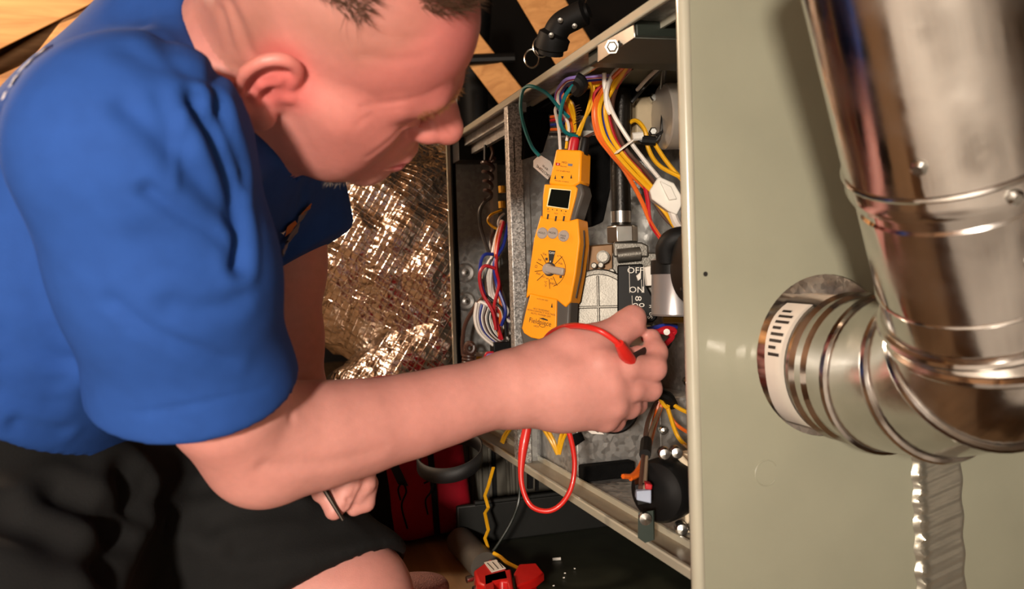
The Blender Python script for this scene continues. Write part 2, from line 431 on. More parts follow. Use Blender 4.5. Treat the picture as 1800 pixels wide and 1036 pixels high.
# black foam block on the deck
MB().prism([onY(926, 188, YD - .03), onY(962, 177, YD - .03), onY(968, 225, YD - .03), onY(955, 268, YD - .03), onY(920, 280, YD - .03)], (0, .028, 0)).build('foam_block', FOAM, fur, bevel=.002)
MB().box((XF + .04, 1.03, .664), (XV, YD - .005, .6775)).build('foam_block', FOAM, fur, bevel=.002)
MB().prism([onY(1032, 240, YD - .08), onY(1075, 232, YD - .08), onY(1075, 330, YD - .08), onY(1062, 390, YD - .08), onY(1040, 400, YD - .08), onY(1036, 300, YD - .08)], (0, .07, 0)).build('foam_block', FOAM, fur, bevel=.003)
MB().prism([onY(x, y, YB - .004) for x, y in ((1008, 765), (1022, 760), (1028, 774), (1010, 786))], (0, .0035, 0)).build('foam_tab', FOAM, fur)
# long dark hanger strips beside the post
MB().obox((onX(932, 800, XF + .03)), (.004, 0, 0), (0, .003, 0), (.002, 0, .05)).build('hanger_strip', BLKPLA, fur)
MB().obox((onX(944, 800, XF + .05)), (.0025, 0, 0), (0, .002, 0), (.002, 0, .055)).build('hanger_strip', BLKPLA, fur)
# upper control box and its bracket
a = at(1118, 66, .84)
MB().box((a[0], a[1], a[2]), (XV - .002, a[1] + .12, Z1 - .004)).build('control_box', mat('dark_green_box', '#1D241D', .5, .2, .15, 20), fur, bevel=.002)
br = MB().prism([at(1050, 78, .90), at(1114, 42, .83), at(1116, 67, .83), at(1050, 111, .90)], (.003, .002, 0)).build('bracket', ZINC, fur, bevel=.001)
MB().prism([at(1050, 111, .90), at(1116, 67, .83), at(1270, 72, .83), at(1270, 112, .90), at(1104, 112, .905)], (0, .003, .004)).build('bracket_shelf', mat('dark_steel', '#33352F', .45, .5, .15, 30), fur, bevel=.001)
p = at(1076, 82, .862)
sc = MB().lathe([(.0075, 0), (.0075, .002), (.0055, .002), (.0055, .006), (.004, .0072), (0, .0072)], p, CAM - p, 6).build('hex_screw', ZINC, br)
# white cover plate behind the top wiring
MB().box(onY(985, 243, YD - .02) - A(0, .01, .001), onY(1140, 238, YD - .02) + A(0, .012, .003)).build('white_ledge', WHITE, fur)
MB().prism([onY(935, 180, YD - .01), onY(1062, 168, YD - .01), onY(1075, 238, YD - .01), onY(940, 245, YD - .01)], (0, .006, 0)).build('cover_plate', galv_mat('pale_galvanized', (.5, .49, .46), .4, .2, 60), fur)
# screws on the lower plates
for px, py, z in ((1166, 757, 1.135), (1210, 672, 1.05)):
    p = at(px, py, z)
    MB().lathe([(.006, -.012), (.006, .001), (.0045, .003), (.0045, .006), (0, .007)], p, A(-.35, -1, 0), 10).build('plate_screw', ZINC, fur)

# ------------------------------------------------------------------ vent pipe and elbow
vent = empty('vent_pipe', (.52, .55, .30), 'shiny steel vent pipe with elbow coming out of the green panel', 'vent pipe')
PR = .064
pA = A(.5205, .74, .342); pB = A(.5205, .585, .338)
axv = unit(at(1628, 0, .505) - at(1722, 530, .60))
top0 = at(1722, 520, .60); 
Lx = unit(pB - pA)
# elbow centre path: from pB along Lx to the vertical axis
P0, P2 = pB, top0 - axv * .01
P1 = A(P0[0], P2[1] - .015, P0[2] + .005)
def bez(t): return (1 - t) ** 2 * P0 + 2 * t * (1 - t) * P1 + t * t * P2
gores = [0, .24, .52, .80, 1.0]
def ring_seam(c, ax, r, t=.0035, nm='seam_bead', parent=None):
    u = perp(ax); w = np.cross(unit(ax), u)
    return MB().tube([c + r * (math.cos(a) * u + math.sin(a) * w) for a in np.linspace(0, 2 * math.pi, 49)[:-1]], t, 8, close=True).build(nm, STEEL, parent)
stub = MB().lathe([(PR - .002, 0), (PR - .002, .05), (PR, .052), (PR, .106), (PR + .003, .109), (PR, .113), (PR, .122), (PR + .003, .125), (PR, .129), (PR, np.linalg.norm(pB - pA))], pA, Lx, 56).build('inlet_collar', STEEL, vent)
for i in range(4):
    q0, q1 = bez(gores[i]), bez(gores[i + 1])
    d0 = Lx if i == 0 else unit(bez(gores[i] + .01) - bez(gores[i] - .01))
    d1 = axv if i == 3 else unit(bez(gores[i + 1] + .01) - bez(gores[i + 1] - .01))
    def gore(u, v, q0=q0, q1=q1, d0=d0, d1=d1):
        q = q0 + (q1 - q0) * v; d = unit(d0 * (1 - v) + d1 * v)
        s = unit(np.cross(d, A(1, 0, 0))); w = np.cross(d, s)
        a = 2 * math.pi * u
        return q + (PR + .002) * (math.cos(a) * s + math.sin(a) * w)
    g = MB().grid(gore, 56, 5, cu=True).build('elbow_gore', STEEL, vent)
    ring_seam(q1, d1, PR + .0025, .0038, 'seam_bead', g)
    if i == 0: ring_seam(q0, d0, PR + .0025, .0036, 'seam_bead', g)
T0 = P2
up1 = MB().lathe([(PR + .001, 0), (PR + .001, .10), (PR - .0005, .102), (PR - .0005, .108), (PR + .003, .110), (PR + .003, .116)], T0, axv, 64).build('straight_section', STEEL, vent)
up2 = MB().lathe([(PR + .004, .112), (PR + .005, .116), (PR + .0035, .12), (PR + .0035, .31)], T0, axv, 64).build('straight_section', STEEL, vent)
ring_seam(T0 + axv * .030, axv, PR + .0005, .0016, 'crimp_ring', up1)
ring_seam(T0 + axv * .127, axv, PR + .0035, .0022, 'crimp_ring', up2)
ux = unit(np.cross(axv, A(0, 1, 0))); ux = ux if ux[0] > 0 else -ux
for h, ang in ((.118, 2.02), (.066, 1.9), (.15, 2.7)):
    uy = unit(np.cross(axv, ux)); uy = uy if uy[1] < 0 else -uy
    d = math.cos(ang) * ux + math.sin(ang) * uy
    MB().lathe([(.005, 0), (.005, .003), (.003, .005), (0, .005)], T0 + axv * h + d * (PR + .003), d, 8).build('sheet_screw', ZINC, vent)
# sticker on the collar
def stk(u, v):
    a = math.radians(150 + 62 * u); 
    s = A(0, 0, 1); w = A(1, 0, 0)
    edge = .006 * math.sin(u * 5) 
    return pA + Lx * (.058 + edge * (v < .5) + .03 * v) + (PR + .0012) * (math.sin(math.radians(205 - 105 * u)) * s * 1 + math.cos(math.radians(205 - 105 * u)) * w)
def stk2(u, v):
    a = math.radians(235 - 115 * u)
    e = -.004 + .010 * math.cos(u * 3.2 - 1.4) ** 2
    return pA + Lx * (.066 + e + (.034 - e) * v) + (PR + .0010) * (math.sin(a) * A(0, 0, 1) + math.cos(a) * A(1, 0, 0))
lab = MB().grid(stk2, 20, 4).build('rating_sticker', LABEL, stub)
for i in range(8):
    u0 = .56 + .048 * i; 
    MB().grid(lambda u, v, u0=u0: A(0, 0, 0) + stk2(u0 + .022 * u, .18 + (.55 - .2 * (i % 3 == 1)) * v) + unit(stk2(u0, .5) - (pA + Lx * .08)) * .0004, 1, 3).build('print_line', INK, lab)

# ------------------------------------------------------------------ foil duct behind
rng = np.random.RandomState(4)
def noise3(seed):
    r = np.random.RandomState(seed); K = r.normal(size=(14, 3)); ph = r.uniform(0, 6.28, 14)
    return lambda p, s: float(np.sum(np.sin((K @ np.asarray(p)) * s + ph)) / 6)
n1, n2 = noise3(1), noise3(2)
duct = empty('foil_duct', at(690, 700, 1.93), 'big crumpled silver foil duct with a side branch behind the open furnace', 'duct')
def foil_duct(name, path, R, nu, nv, amp=1.0, ridge=42):
    path = spline(path, 12); m = len(path)
    L = np.concatenate([[0], np.cumsum([np.linalg.norm(path[i + 1] - path[i]) for i in range(m - 1)])])
    PA = np.array(path)
    def pt(s): return A(*[np.interp(s, L, PA[:, k]) for k in range(3)])
    def fn(u, v):
        s = v * L[-1]; c = pt(s); d = unit(pt(min(s + .02, L[-1])) - pt(max(s - .02, 0)))
        x = unit(np.cross(d, A(0, 0, 1))); y = np.cross(x, d); a = 2 * math.pi * u
        dirn = math.cos(a) * x + math.sin(a) * y
        q = c + R * dirn
        r = R + amp * (.016 * n1(q, 6) + .014 * abs(n2(q, 17)) - .010 * abs(n1(q, 33)) + .006 * abs(math.sin(s * ridge + 2.2 * n2(q, 3) + 1.5 * a)))
        return c + r * dirn
    return MB().grid(fn, nu, nv, cu=True).build(name, FOIL, duct, sharp=14)
foil_duct('main_run', [at(330, 250, 2.05), at(520, 350, 1.98), at(690, 440, 1.93), at(860, 530, 1.93), at(1010, 600, 1.97)], .265, 150, 190)
foil_duct('branch', [at(600, 775, 1.72), at(700, 690, 1.74), at(800, 610, 1.78), at(900, 545, 1.86)], .115, 90, 70, .8, 60)
# black insulated pipes and a white pipe in the dark behind the cabinet
bd = empty('black_flexible_pipe', at(840, 250, 2.3), 'black flexible pipe standing in the dark behind the furnace top', 'pipe')
MB().tube(spline([at(840, 250, 2.75), at(834, 190, 2.75), at(832, 120, 2.75), at(838, 40, 2.75), at(840, 0, 2.75)], 10), .045, 16).build('pipe_wall', BLKRUB, bd)
MB().tube([at(790, 106, 2.22), at(905, 102, 2.22)], .014, 10).build('pipe_strap', BLKPLA, bd)
wp = MB().tube([at(796, 255, 2.2), at(799, 120, 2.2)], .0085, 10).build('white_drain_pipe', WHITE); tag(wp, 'thin white pipe standing just past the bent head', 'pipe')
cc = empty('cable_connector', at(985, 60, 1.35), 'black rubber cable boot with screws on the top rail', 'connector')
MB().tube(spline([at(1035, 18, 1.30), at(1010, 30, 1.31), at(985, 45, 1.32), at(972, 72, 1.33), at(968, 95, 1.34)], 6), [.012] * 2 + [.020] * 14 + [.026] * 6 + [.02] * 3, 14).build('boot', BLKRUB, cc)
for px, py in ((985, 36), (1010, 46), (969, 62)):
    p = at(px, py, 1.29); MB().lathe([(.004, -.004), (.004, .002), (0, .003)], p, CAM - p, 8).build('boot_screw', ZINC, cc)
hs = empty('hose_clamp', at(945, 110, 1.36), 'pair of thin steel wire rings clipped along the top rail', 'clamp')
for px, py, r in ((935, 103, .015), (952, 82, .017)):
    c0 = at(px, py, 1.345); e = unit(A(1, -.35, .1)); 
    MB().tube([c0 + r * (math.cos(a) * e * .75 + math.sin(a) * A(0, .2, 1)) for a in np.linspace(0, 6.28, 25)[:-1]], .0016, 6, close=True).build('ring', ZINC, hs)
aw = MB().tube(spline([at(1018, 40, 1.30), at(1026, 20, 1.32), at(1036, -20, 1.36)], 6), .0018, 6).build('bare_wire', ZINC); tag(aw, 'thin bare wire rising above the top rail', 'wire')
# ------------------------------------------------------------------ text and wire helpers
def text_mesh(s, size=1.0):
    cu = bpy.data.curves.new('lettering', 'FONT'); cu.body = s; cu.size = size; cu.align_x = 'CENTER'; cu.align_y = 'CENTER'; cu.resolution_u = 3
    o = bpy.data.objects.new('lettering', cu); col.objects.link(o)
    dg = bpy.context.evaluated_depsgraph_get()
    me = o.evaluated_get(dg).to_mesh()
    V = [tuple(v.co) for v in me.vertices]; Fs = [tuple(p.vertices) for p in me.polygons]
    o.evaluated_get(dg).to_mesh_clear(); bpy.data.objects.remove(o); bpy.data.curves.remove(cu)
    return V, Fs
def text(s, c, right, up, h, m, parent, name='lettering', bold=0.0):
    V, Fs = text_mesh(s)
    right = unit(right); up = unit(up); c = np.asarray(c, float)
    k = h / .7
    pts = [c + right * v[0] * k * (1 + bold) + up * v[1] * k for v in V]
    if not pts: return
    return MB().add(pts, Fs).build(name, m, parent)
def W(P): return [at(*p) for p in P]
def wire(name, P, r, m, parent=None, n=7, sub=6):
    Q = []
    for q in W(P):
        if q[2] > .672 and CAM[1] < q[1] < Y1: q = CAM + (q - CAM) * (.672 - CAM[2]) / (q[2] - CAM[2])
        Q.append(q)
    return MB().tube(spline(Q, sub), r, n).build(name, m, parent)

# ------------------------------------------------------------------ multimeter
MN = unit(A(-.70, -.71, .06)); MC = at(965, 470, 1.06)
def mp(px, py, off=0.0):
    r = ray(px, py); t = np.dot(MC + MN * off - CAM, MN) / np.dot(r, MN); return CAM + r * t
MU = unit(mp(994, 300) - mp(950, 560)); MR = unit(np.cross(MU, MN)); MR = MR if MR[0] > 0 else -MR
met = empty('multimeter', mp(950, 597) - MN * .015, 'yellow and grey multimeter hanging in the open furnace', 'multimeter')
MYEL = mat('meter_yellow', '#F0980E', .42, 0, .05, 30, bump=.02, bs=500)
MGRY = mat('meter_grey', '#4A4540', .5, 0, .08, 30)
LGRY = mat('button_grey', '#9A8F86', .45, 0, .06, 30)
def mpoly(P, off, depth, m, name, parent, bevel=.0012):
    return MB().prism([mp(x, y, off) for x, y in P], -MN * depth).build(name, m, parent, bevel=bevel)
mpoly([(977, 262), (1022, 264), (1020, 321), (1010, 327), (1004, 330), (964, 324)], .000, .033, MYEL, 'sensor_head', met, .0025)
mpoly([(957, 324), (1010, 326.5), (1014.7, 331), (1012, 345), (1000.5, 390), (953, 384), (954, 345)], 0, .006, MYEL, 'display_housing', met)
mpoly([(950, 378), (953, 382), (1000.5, 388), (1016, 384), (1019, 425), (1012, 480), (1003, 530), (994, 541), (978.5, 528), (931.7, 518), (924, 524.5), (927, 500), (938, 420)], 0, .033, MYEL, 'lower_case', met, .0025)
mpoly([(931.7, 517), (978.5, 527), (977.6, 573), (975.6, 590), (966, 597), (952.5, 598), (933, 594), (920.6, 586), (917, 577), (924.5, 544)], 0, .006, MYEL, 'foot_plate', met)
mpoly([(955, 322), (1022, 322), (1026, 340), (1010, 392), (950, 388), (951, 345)], -.003, .030, MGRY, 'side_grip', met, .003)
mpoly([(924, 520), (1003, 528), (1000, 590), (985, 640), (925, 640), (914, 585), (916, 560)], -.003, .028, MGRY, 'side_grip', met, .003)
s = mpoly([(966, 330.5), (1004, 334), (999.5, 368.5), (960.5, 363)], .0004, .003, mat('bezel', '#E9D9A8', .4), 'display_bezel', met, .0004)
mpoly([(969, 332.5), (1003, 335.5), (998.5, 366.8), (962.5, 361.5)], .0008, .003, mat('dark_screen', '#10120E', .12, 0, .05, 5, coat=.5), 'display_screen', s, 0)
for px, py, t in ((953.5, 410, 'HOLD'), (972, 410, 'MODE'), (991, 415, 'MAX')):
    c = mp(px, py)
    b = MB().lathe([(.0072, -.001), (.0072, .0008), (.0062, .0016), (0, .0018)], c, MN, 24, u=MR).build('button', LGRY, met)
    text(t, c + MN * .0021, MR, MU, .0024, INK, b)
    if t == 'MAX': text('MIN', c + MN * .0021 - MU * .0031, MR, MU, .0024, INK, b)
for px, py in ((963, 381), (977, 384.5), (991, 384.5)):
    MB().obox(mp(px, py, .0003), MR * .0011, MU * .0032, MN * .0002).build('printed_arrow', INK, met)
for i in range(5): MB().obox(mp(963.3 + 7.8 * i, 367.5 + 1.05 * i, .0003), MR * .0006, MU * .0007, MN * .0002).build('printed_dot', INK, met)
for t, px, py in (('VAC', 964.5, 372), ('NCV', 977.5, 375.7), ('Hz', 992, 376.3)): text(t, mp(px, py, .0003), MR, MU, .0017, INK, met)
# rotary dial
DC = mp(966, 473.5)
dial = MB().lathe([(.0088, -.001), (.0088, .0006), (.0, .0006)], DC, MN, 18, u=MR).build('dial_ring', INK, met)
MB().lathe([(.0068, 0), (.0068, .007), (.0055, .0085), (0, .009)], DC, MN, 24, u=MR).build('dial_hub', LGRY, dial)
kd = unit(mp(991, 478) - mp(966, 473.5))
MB().obox(DC + kd * .0105 + MN * .006, kd * .0125, np.cross(MN, kd) * .0047, MN * .0035).build('dial_pointer', LGRY, dial, bevel=.002, seg=3)
mpoly([(964, 440), (976.5, 441), (971.5, 462), (965, 462)], .0003, .0004, INK, 'off_wedge', met, 0)
text('OFF', mp(970, 445.2, .0006), MR, MU, .0029, WHITE, met, bold=.1)
MB().obox(mp(967.5, 460, .0006), MR * .0005, MU * .001, MN * .0001).build('pointer_tick', WHITE, met)
for (x0, y0, x1, y1) in ((951, 447, 960, 463), (943, 461, 956, 468.5), (940, 477.5, 955, 475.5), (944, 493.5, 955.5, 483), (966.3, 508, 965.3, 491), (979.5, 502.5, 972, 486.5), (988.5, 451, 975, 465)):
    MB().tube([mp(x0, y0, .0003), mp(x1, y1, .0003)], .0004, 4).build('dial_line', INK, met)
for a0, a1 in ((-1.15, 1.05),):
    MB().tube([DC + MN * .0003 + .0215 * (math.cos(a) * MR + math.sin(a) * MU * 1.02) for a in np.linspace(a0, a1, 22)], .0003, 4).build('dial_arc', INK, met)
for t, px, py, h in (('Vac', 957.5, 447, .0029), ('Hz', 948.5, 457, .003), ('\u03a9', 942.3, 469, .0034), ('Aac', 946.5, 481.3, .0031), ('\u00b0C', 959, 497, .003), ('\u00b0F', 958.4, 503.3, .003), ('MFD', 972, 499.5, .003), ('n/', 981, 450, .0024), ('Vdc', 985.3, 463.5, .0029), ('NCV', 955.5, 487.3, .0017), ('600', 962, 490, .0017), ('600', 969.5, 490.5, .0017)):
    text(t, mp(px, py, .0004), MR, MU, h, INK, met)
MB().tube([mp(985.5, 485, .0004), mp(986, 489, .0004)], .0016, 6).build('printed_mark', INK, met)
MB().tube([mp(960.5, 453.5, .0004), mp(960.8, 458, .0004)], .0015, 6).build('printed_mark', INK, met)
# print on the foot and on the head
for t, px, py, h in (('HI-V WARNING', 951.5, 545.2, .0022), ('NON-CONTACT VOLTAGE', 951, 549.3, .0022), ('AUTO POWER OFF', 950.5, 554, .0022), ('Fieldpiece', 949.3, 566.8, .0062), ('HS33', 942.6, 574, .0022), ('AUTO OFF TEST', 953.5, 527.3, .0015)):
    text(t, mp(px, py, .0004), MR, MU, h, INK, met, bold=.02 if t != 'Fieldpiece' else -.12)
MB().prism([mp(947, 559.5, .0004), mp(955, 559, .0004), mp(963, 562.5, .0004), mp(963, 564.5, .0004), mp(955, 562.5, .0004)], MN * .0002).build('logo_swoosh', INK, met)
MB().tube([mp(x, y, .0004) for x, y in ((948.5, 573), (953, 575.6), (957, 575), (959, 572.6))], .0003, 4).build('logo_arc', INK, met)
for px, py in ((970, 537), (976, 311), (1004, 310)): MB().prism([mp(px - 1.6, py + 4, .0004), mp(px + 1.6, py + 4, .0004), mp(px + .3, py - 4, .0004)], MN * .0002).build('printed_mark', INK, met)
MB().prism([mp(986, 310, .0004), mp(991, 310, .0004), mp(988.6, 315, .0004)], MN * .0002).build('printed_mark', INK, met)
f = MB().prism([mp(977, 286, .0004), mp(984.5, 287, .0004), mp(984, 291.5, .0004), mp(977, 291, .0004)], MN * .0002).build('printed_flag', RED, met)
MB().obox(mp(980.7, 288.9, .0008), MR * .0011, MU * .0003, MN * .0001).build('flag_cross', WHITE, f); MB().obox(mp(980.7, 288.9, .0008), MR * .0003, MU * .0011, MN * .0001).build('flag_cross', WHITE, f)
f = MB().prism([mp(998.5, 287.5, .0004), mp(1006.5, 288.3, .0004), mp(1006, 292.5, .0004), mp(998.5, 292, .0004)], MN * .0002).build('printed_flag', mat('flag_grey', '#6A6870', .5), met)
for t, px, py, h in (('MFD', 992, 286.2, .0026), ('TRUE RMS', 990.5, 293, .0014), ('CAT III 600V MAX', 989.7, 301.2, .0017), ('MAX 600V TO EARTH', 987.3, 319, .0014)): text(t, mp(px, py, .0004), MR, MU, h, INK, met)
MB().tube([mp(1017, 403), mp(1019.5, 425), mp(1014, 475), mp(1005, 526)] and [mp(1021, 404) - MN * .010, mp(1022, 430) - MN * .010, mp(1016, 480) - MN * .010, mp(1007, 524) - MN * .010], .0009, 6).build('case_slot', INK, met)
# lead plugs at the top of the meter
for px, m_, nm in ((999, RED, 'plug'), (1017, BLKPLA, 'plug')):
    p = mp(px, 263) - MN * .014
    MB().lathe([(.0066, -.004), (.0066, .012), (.0055, .0165), (.0035, .018), (0, .018)], p, MU, 16).build(nm, m_, met)

# ------------------------------------------------------------------ gas pipe and gas valve
gp = empty('gas_pipe', at(1092, 400, 1.12), 'vertical black iron gas pipe behind the wire bundle', 'pipe')
MB().tube(W([(1092, 398, 1.12), (1090, 300, 1.12), (1092.5, 158, 1.12)]), .0132, 20).build('pipe_wall', BLKPIPE, gp)
MB().tube(W([(1091.5, 392, 1.12), (1091, 372, 1.12)]), .0137, 20).build('thread', ZINC, gp)
p = at(1094, 412, 1.115)
nut = MB().lathe([(.019, -.011), (.0205, -.010), (.0205, .010), (.019, .0115)], p, (0, 0, 1), 6, u=A(.25, -1, 0)).build('hex_nut', ZINC, gp, bevel=.0008)
gv = empty('gas_valve', at(1080, 605, 1.11), 'cast aluminium gas valve with black on and off switch box', 'gas valve')
def vp(P, z, d, m, nm, b=.002, par=None): return MB().prism([at(x, y, z) for x, y in P], (.01 * d / .02, d, 0)).build(nm, m, par or gv, bevel=b)
vp([(1078, 426), (1128, 426), (1140, 432), (1140, 452), (1078, 452)], 1.10, .045, CAST, 'inlet_neck')
vp([(1034, 432), (1078, 428), (1078, 520), (1030, 520)], 1.115, .05, mat('bronze_casting', '#6E5236', .45, .5, .08, 40), 'valve_block')
vp([(1076, 444), (1155, 444), (1158, 470), (1150, 560), (1160, 602), (1076, 602)], 1.11, .05, CAST, 'valve_body')
MB().tube(W([(1085, 450, 1.095), (1125, 446, 1.095)]), .009, 14).build('adjuster_boss', CAST, gv)
for px, py, r in ((1060, 452, .0085), (1104, 450, .0055), (1044, 467, .004), (1056, 466, .004), (1075, 478, .0045)):
    p = at(px, py, 1.092); MB().lathe([(r, -.02), (r, .001), (r * .7, .0015), (r * .7, .004), (0, .004)], p, CAM - p, 16).build('cover_screw', CAST, gv)
# round ribbed diaphragm cover
c0 = at(1052, 540, 1.085); nn = unit(CAM - c0 + A(-.12, 0, .02))
cov = MB().lathe([(.049, -.02), (.049, -.004), (.047, 0), (.042, .0005), (.041, -.001), (0, -.001)], c0, nn, 44).build('diaphragm_cover', CAST, gv)
rr = unit(np.cross(A(0, 0, 1), nn)); uu = np.cross(nn, rr)
MB().obox(c0, rr * .0016, uu * .04, nn * .0028).build('cover_rib', CAST, cov, bevel=.001)
MB().obox(c0, uu * .0016, rr * .04, nn * .0028).build('cover_rib', CAST, cov, bevel=.001)
# black switch box with lettering
sb = vp([(1085, 466), (1130, 464), (1136, 500), (1152, 530), (1156, 560), (1148, 567), (1085, 575)], 1.075, .03, BLKPLA, 'switch_box')
sr = unit(at(1140, 500, 1.072) - at(1090, 500, 1.072)); su = unit(at(1110, 470, 1.072) - at(1110, 560, 1.072))
text('OFF', at(1117, 476, 1.0735), sr, su, .0075, WHITE, sb, bold=.12)
text('ON', at(1119, 510, 1.0735), sr, su, .0075, WHITE, sb, bold=.12)
text('8', at(1121.5, 525, 1.0735), su * -1, sr, .008, WHITE, sb, bold=.2)
text('oo', at(1122.5, 535.5, 1.0735), sr, su, .0075, WHITE, sb, bold=.35)
text('H', at(1144, 539, 1.0735), su, -sr, .004, WHITE, sb); text('So', at(1143, 555, 1.0735), su, -sr, .006, WHITE, sb)
for px, y0, y1 in ((1106, 468, 515), (1131, 468, 515), (1127.5, 492, 515), (1111, 520, 545)): MB().tube([at(px, y0, 1.0735), at(px + 1, y1, 1.0735)], .0004, 4).build('printed_line', WHITE, sb)
MB().prism([at(1119, 485, 1.0735), at(1127, 478, 1.0735), at(1127, 490, 1.0735), at(1122, 494, 1.0735)], (0, .008, 0)).build('switch_lever', WHITE, sb, bevel=.0005)
MB().prism([at(1134, 470, 1.07), at(1150, 466, 1.07), at(1152, 502, 1.07), at(1138, 503, 1.07)], (0, .02, 0)).build('terminal_block', WHITE, gv, bevel=.001)
cn = MB().prism([at(1108, 575, 1.06), at(1145, 572, 1.06), at(1140, 600, 1.06), at(1125, 612, 1.06), at(1105, 606, 1.06)], (0, .02, 0)).build('valve_plug', WHITE, gv, bevel=.001)
for P, m_ in (([(1128, 584, 1.055), (1150, 577, 1.05), (1172, 573, 1.05), (1188, 576, 1.06)], BLU), ([(1130, 597, 1.055), (1148, 588, 1.045), (1170, 578, 1.045), (1186, 582, 1.05), (1178, 592, 1.05)], RED), ([(1132, 592, 1.055), (1155, 583, 1.045), (1182, 590, 1.05), (1168, 608, 1.06)], RED), ([(1170, 610, 1.06), (1180, 595, 1.06), (1187, 570, 1.07)], BLKW), ([(1166, 618, 1.06), (1178, 600, 1.06), (1186, 560, 1.07)], BLKW)):
    wire('valve_wire', P, .0034, m_, gv)
p = at(1172, 584, 1.04); MB().lathe([(.004, -.003), (.004, .003), (0, .0035)], p, CAM - p, 10).build('wire_cap', WHITE, gv)

# ------------------------------------------------------------------ inducer parts at the right of the opening
im = empty('inducer_motor', at(1182, 560, .98), 'silver inducer motor can with a big black cap', 'motor')
axm = unit(at(1183, 405, .98) - at(1182, 555, .98)); bm = at(1184, 556, .985)
MB().lathe([(.024, 0), (.0255, .002), (.0255, .048), (.0262, .049), (.0262, .064), (.0245, .066), (0, .066)], bm, axm, 40).build('motor_can', mat('brushed_aluminium', '#B9B6B6', .32, .7, .05, 30, stretch=(1, 1, .05)), im)
MB().lathe([(.0266, .048), (.0266, .064)], bm, axm, 40).build('can_band', BLKPLA, im)
MB().tube(spline(W([(1172, 458, .955), (1172, 435, .95), (1185, 420, .945), (1215, 415, .945)]), 6), .012, 16).build('cap_hose', BLKRUB, im)
c0 = at(1212, 468, .905); nn = unit(A(-1, -.05, .05))
dsk = MB().lathe([(.042, -.02), (.042, -.004), (.039, 0), (.03, .0025), (.01, .003), (.009, .005), (0, .005)], c0, nn, 44).build('black_cap', BLKPLA, im)
for a in (1.2, 2.6, 4.0): 
    e = perp(nn); w_ = np.cross(nn, e); p = c0 + .027 * (math.cos(a) * e + math.sin(a) * w_) + nn * .0025
    MB().lathe([(.0025, 0), (.0025, .0015), (0, .002)], p, nn, 10).build('cap_screw', BLKRUB, dsk)
MB().tube(W([(1165, 560, 1.0), (1205, 560, 1.0)]), .006, 8).build('brass_fitting', mat('brass', '#B08840', .3, 1), im)
ih = empty('inducer_housing', at(1190, 240, 1.12), 'pale metal inducer housing drum near the top right corner inside', 'blower housing')
MB().lathe([(.04, 0), (.042, .002), (.042, .04), (.044, .041), (.044, .046), (.04, .047)], at(1163, 205, 1.09), unit(A(1, -.15, .02)), 36).build('drum', mat('pale_drum', '#BDB5AA', .35, .6, .06, 30), ih)
MB().prism([at(1118, 172, 1.13), at(1168, 166, 1.13), at(1168, 250, 1.13), at(1118, 250, 1.13)], (0, .02, 0)).build('mount_plate', mat('tan_plate', '#97886C', .5, .2, .12, 40), ih, bevel=.002)
for px, py in ((1150, 172), (1148, 232)): MB().lathe([(.006, -.01), (.006, .004), (.004, .006), (0, .006)], at(px, py, 1.115), A(-.4, -1, 0), 6).build('mount_bolt', ZINC, ih)
bc = empty('burner_cap', at(1078, 765, 1.02), 'black round cap with a paper label under the reaching hand', 'cap')
MB().lathe([(.030, -.03), (.0315, -.02), (.0315, 0), (.029, .004), (0, .005)], at(1078, 718, 1.05), unit(A(-.45, -1, .12)), 36).build('cap_body', BLKRUB, bc)
l = MB().prism([at(1021, 742, 1.02), at(1048, 752, 1.02), at(1062, 764, 1.02), at(1040, 763, 1.02), at(1024, 752, 1.02)], (0, .001, 0)).build('paper_label', LABEL, bc)
for i in range(3): MB().tube([at(1028 + i * 4, 747 + i * 2.5, 1.018), at(1046 + i * 3, 754 + i * 3, 1.018)], .0007, 4).build('print_line', INK, l)

# ------------------------------------------------------------------ pressure switch low on the right
ps = empty('pressure_switch', at(1170, 920, .873), 'round black pressure switch on a cream plastic bracket', 'switch')
c0 = at(1152, 866, .866); nn = unit(A(-.86, -.52, .02))
MB().lathe([(.0, -.035), (.027, -.034), (.0325, -.03), (.0325, -.006), (.0295, -.001), (.0255, 0), (.0205, .002), (.012, .004), (0, .0045)], c0, nn, 44).build('switch_disc', BLKPLA, ps)
MB().lathe([(.0285, -.052), (.0312, -.05), (.0316, -.031), (.0285, -.03)], c0, nn, 40).build('back_shell', CREAM, ps)
MB().lathe([(.0285, -.075), (.0312, -.073), (.0312, -.056), (.0285, -.054)], c0, nn, 40).build('back_shell', CREAM, ps)
MB().tube([c0 - nn * .05, c0 - nn * .09], .025, 24).build('shell_core', BLKRUB, ps)
for P in ([(1185, 800, .873), (1200, 800, .873), (1240, 845, .873), (1240, 862, .873)], [(1204, 900, .873), (1214, 900, .873), (1218, 938, .873), (1206, 938, .873)]):
    MB().prism([at(*q) for q in P], (.006, .02, 0)).build('bracket_arm', CREAM, ps, bevel=.002)
for px, py in ((1168, 798), (1189, 796), (1198, 930), (1222, 930)):
    MB().lathe([(.0065, -.012), (.0065, .002), (.005, .004), (.005, .006), (0, .007)], at(px, py, .858), A(-.4, -1, .1), 14).build('bracket_bolt', ZINC, ps)
tb = MB().prism([at(1115, 853, .836), at(1136, 850, .836), at(1146, 885, .836), at(1120, 890, .836)], (.01, .02, 0)).build('terminal_housing', BLKPLA, ps, bevel=.001)
MB().prism([at(1119, 864, .829), at(1145, 862, .829), at(1145, 886, .829), at(1119, 880, .829)], (.004, .012, 0)).build('spade_connector', mat('pale_blue_grey', '#98A3B8', .45), tb, bevel=.001)
MB().prism([at(1135, 850, .830), at(1147, 853, .830), at(1146, 862, .830), at(1134, 861, .830)], (.004, .012, 0)).build('spade_connector', RED, tb, bevel=.001)
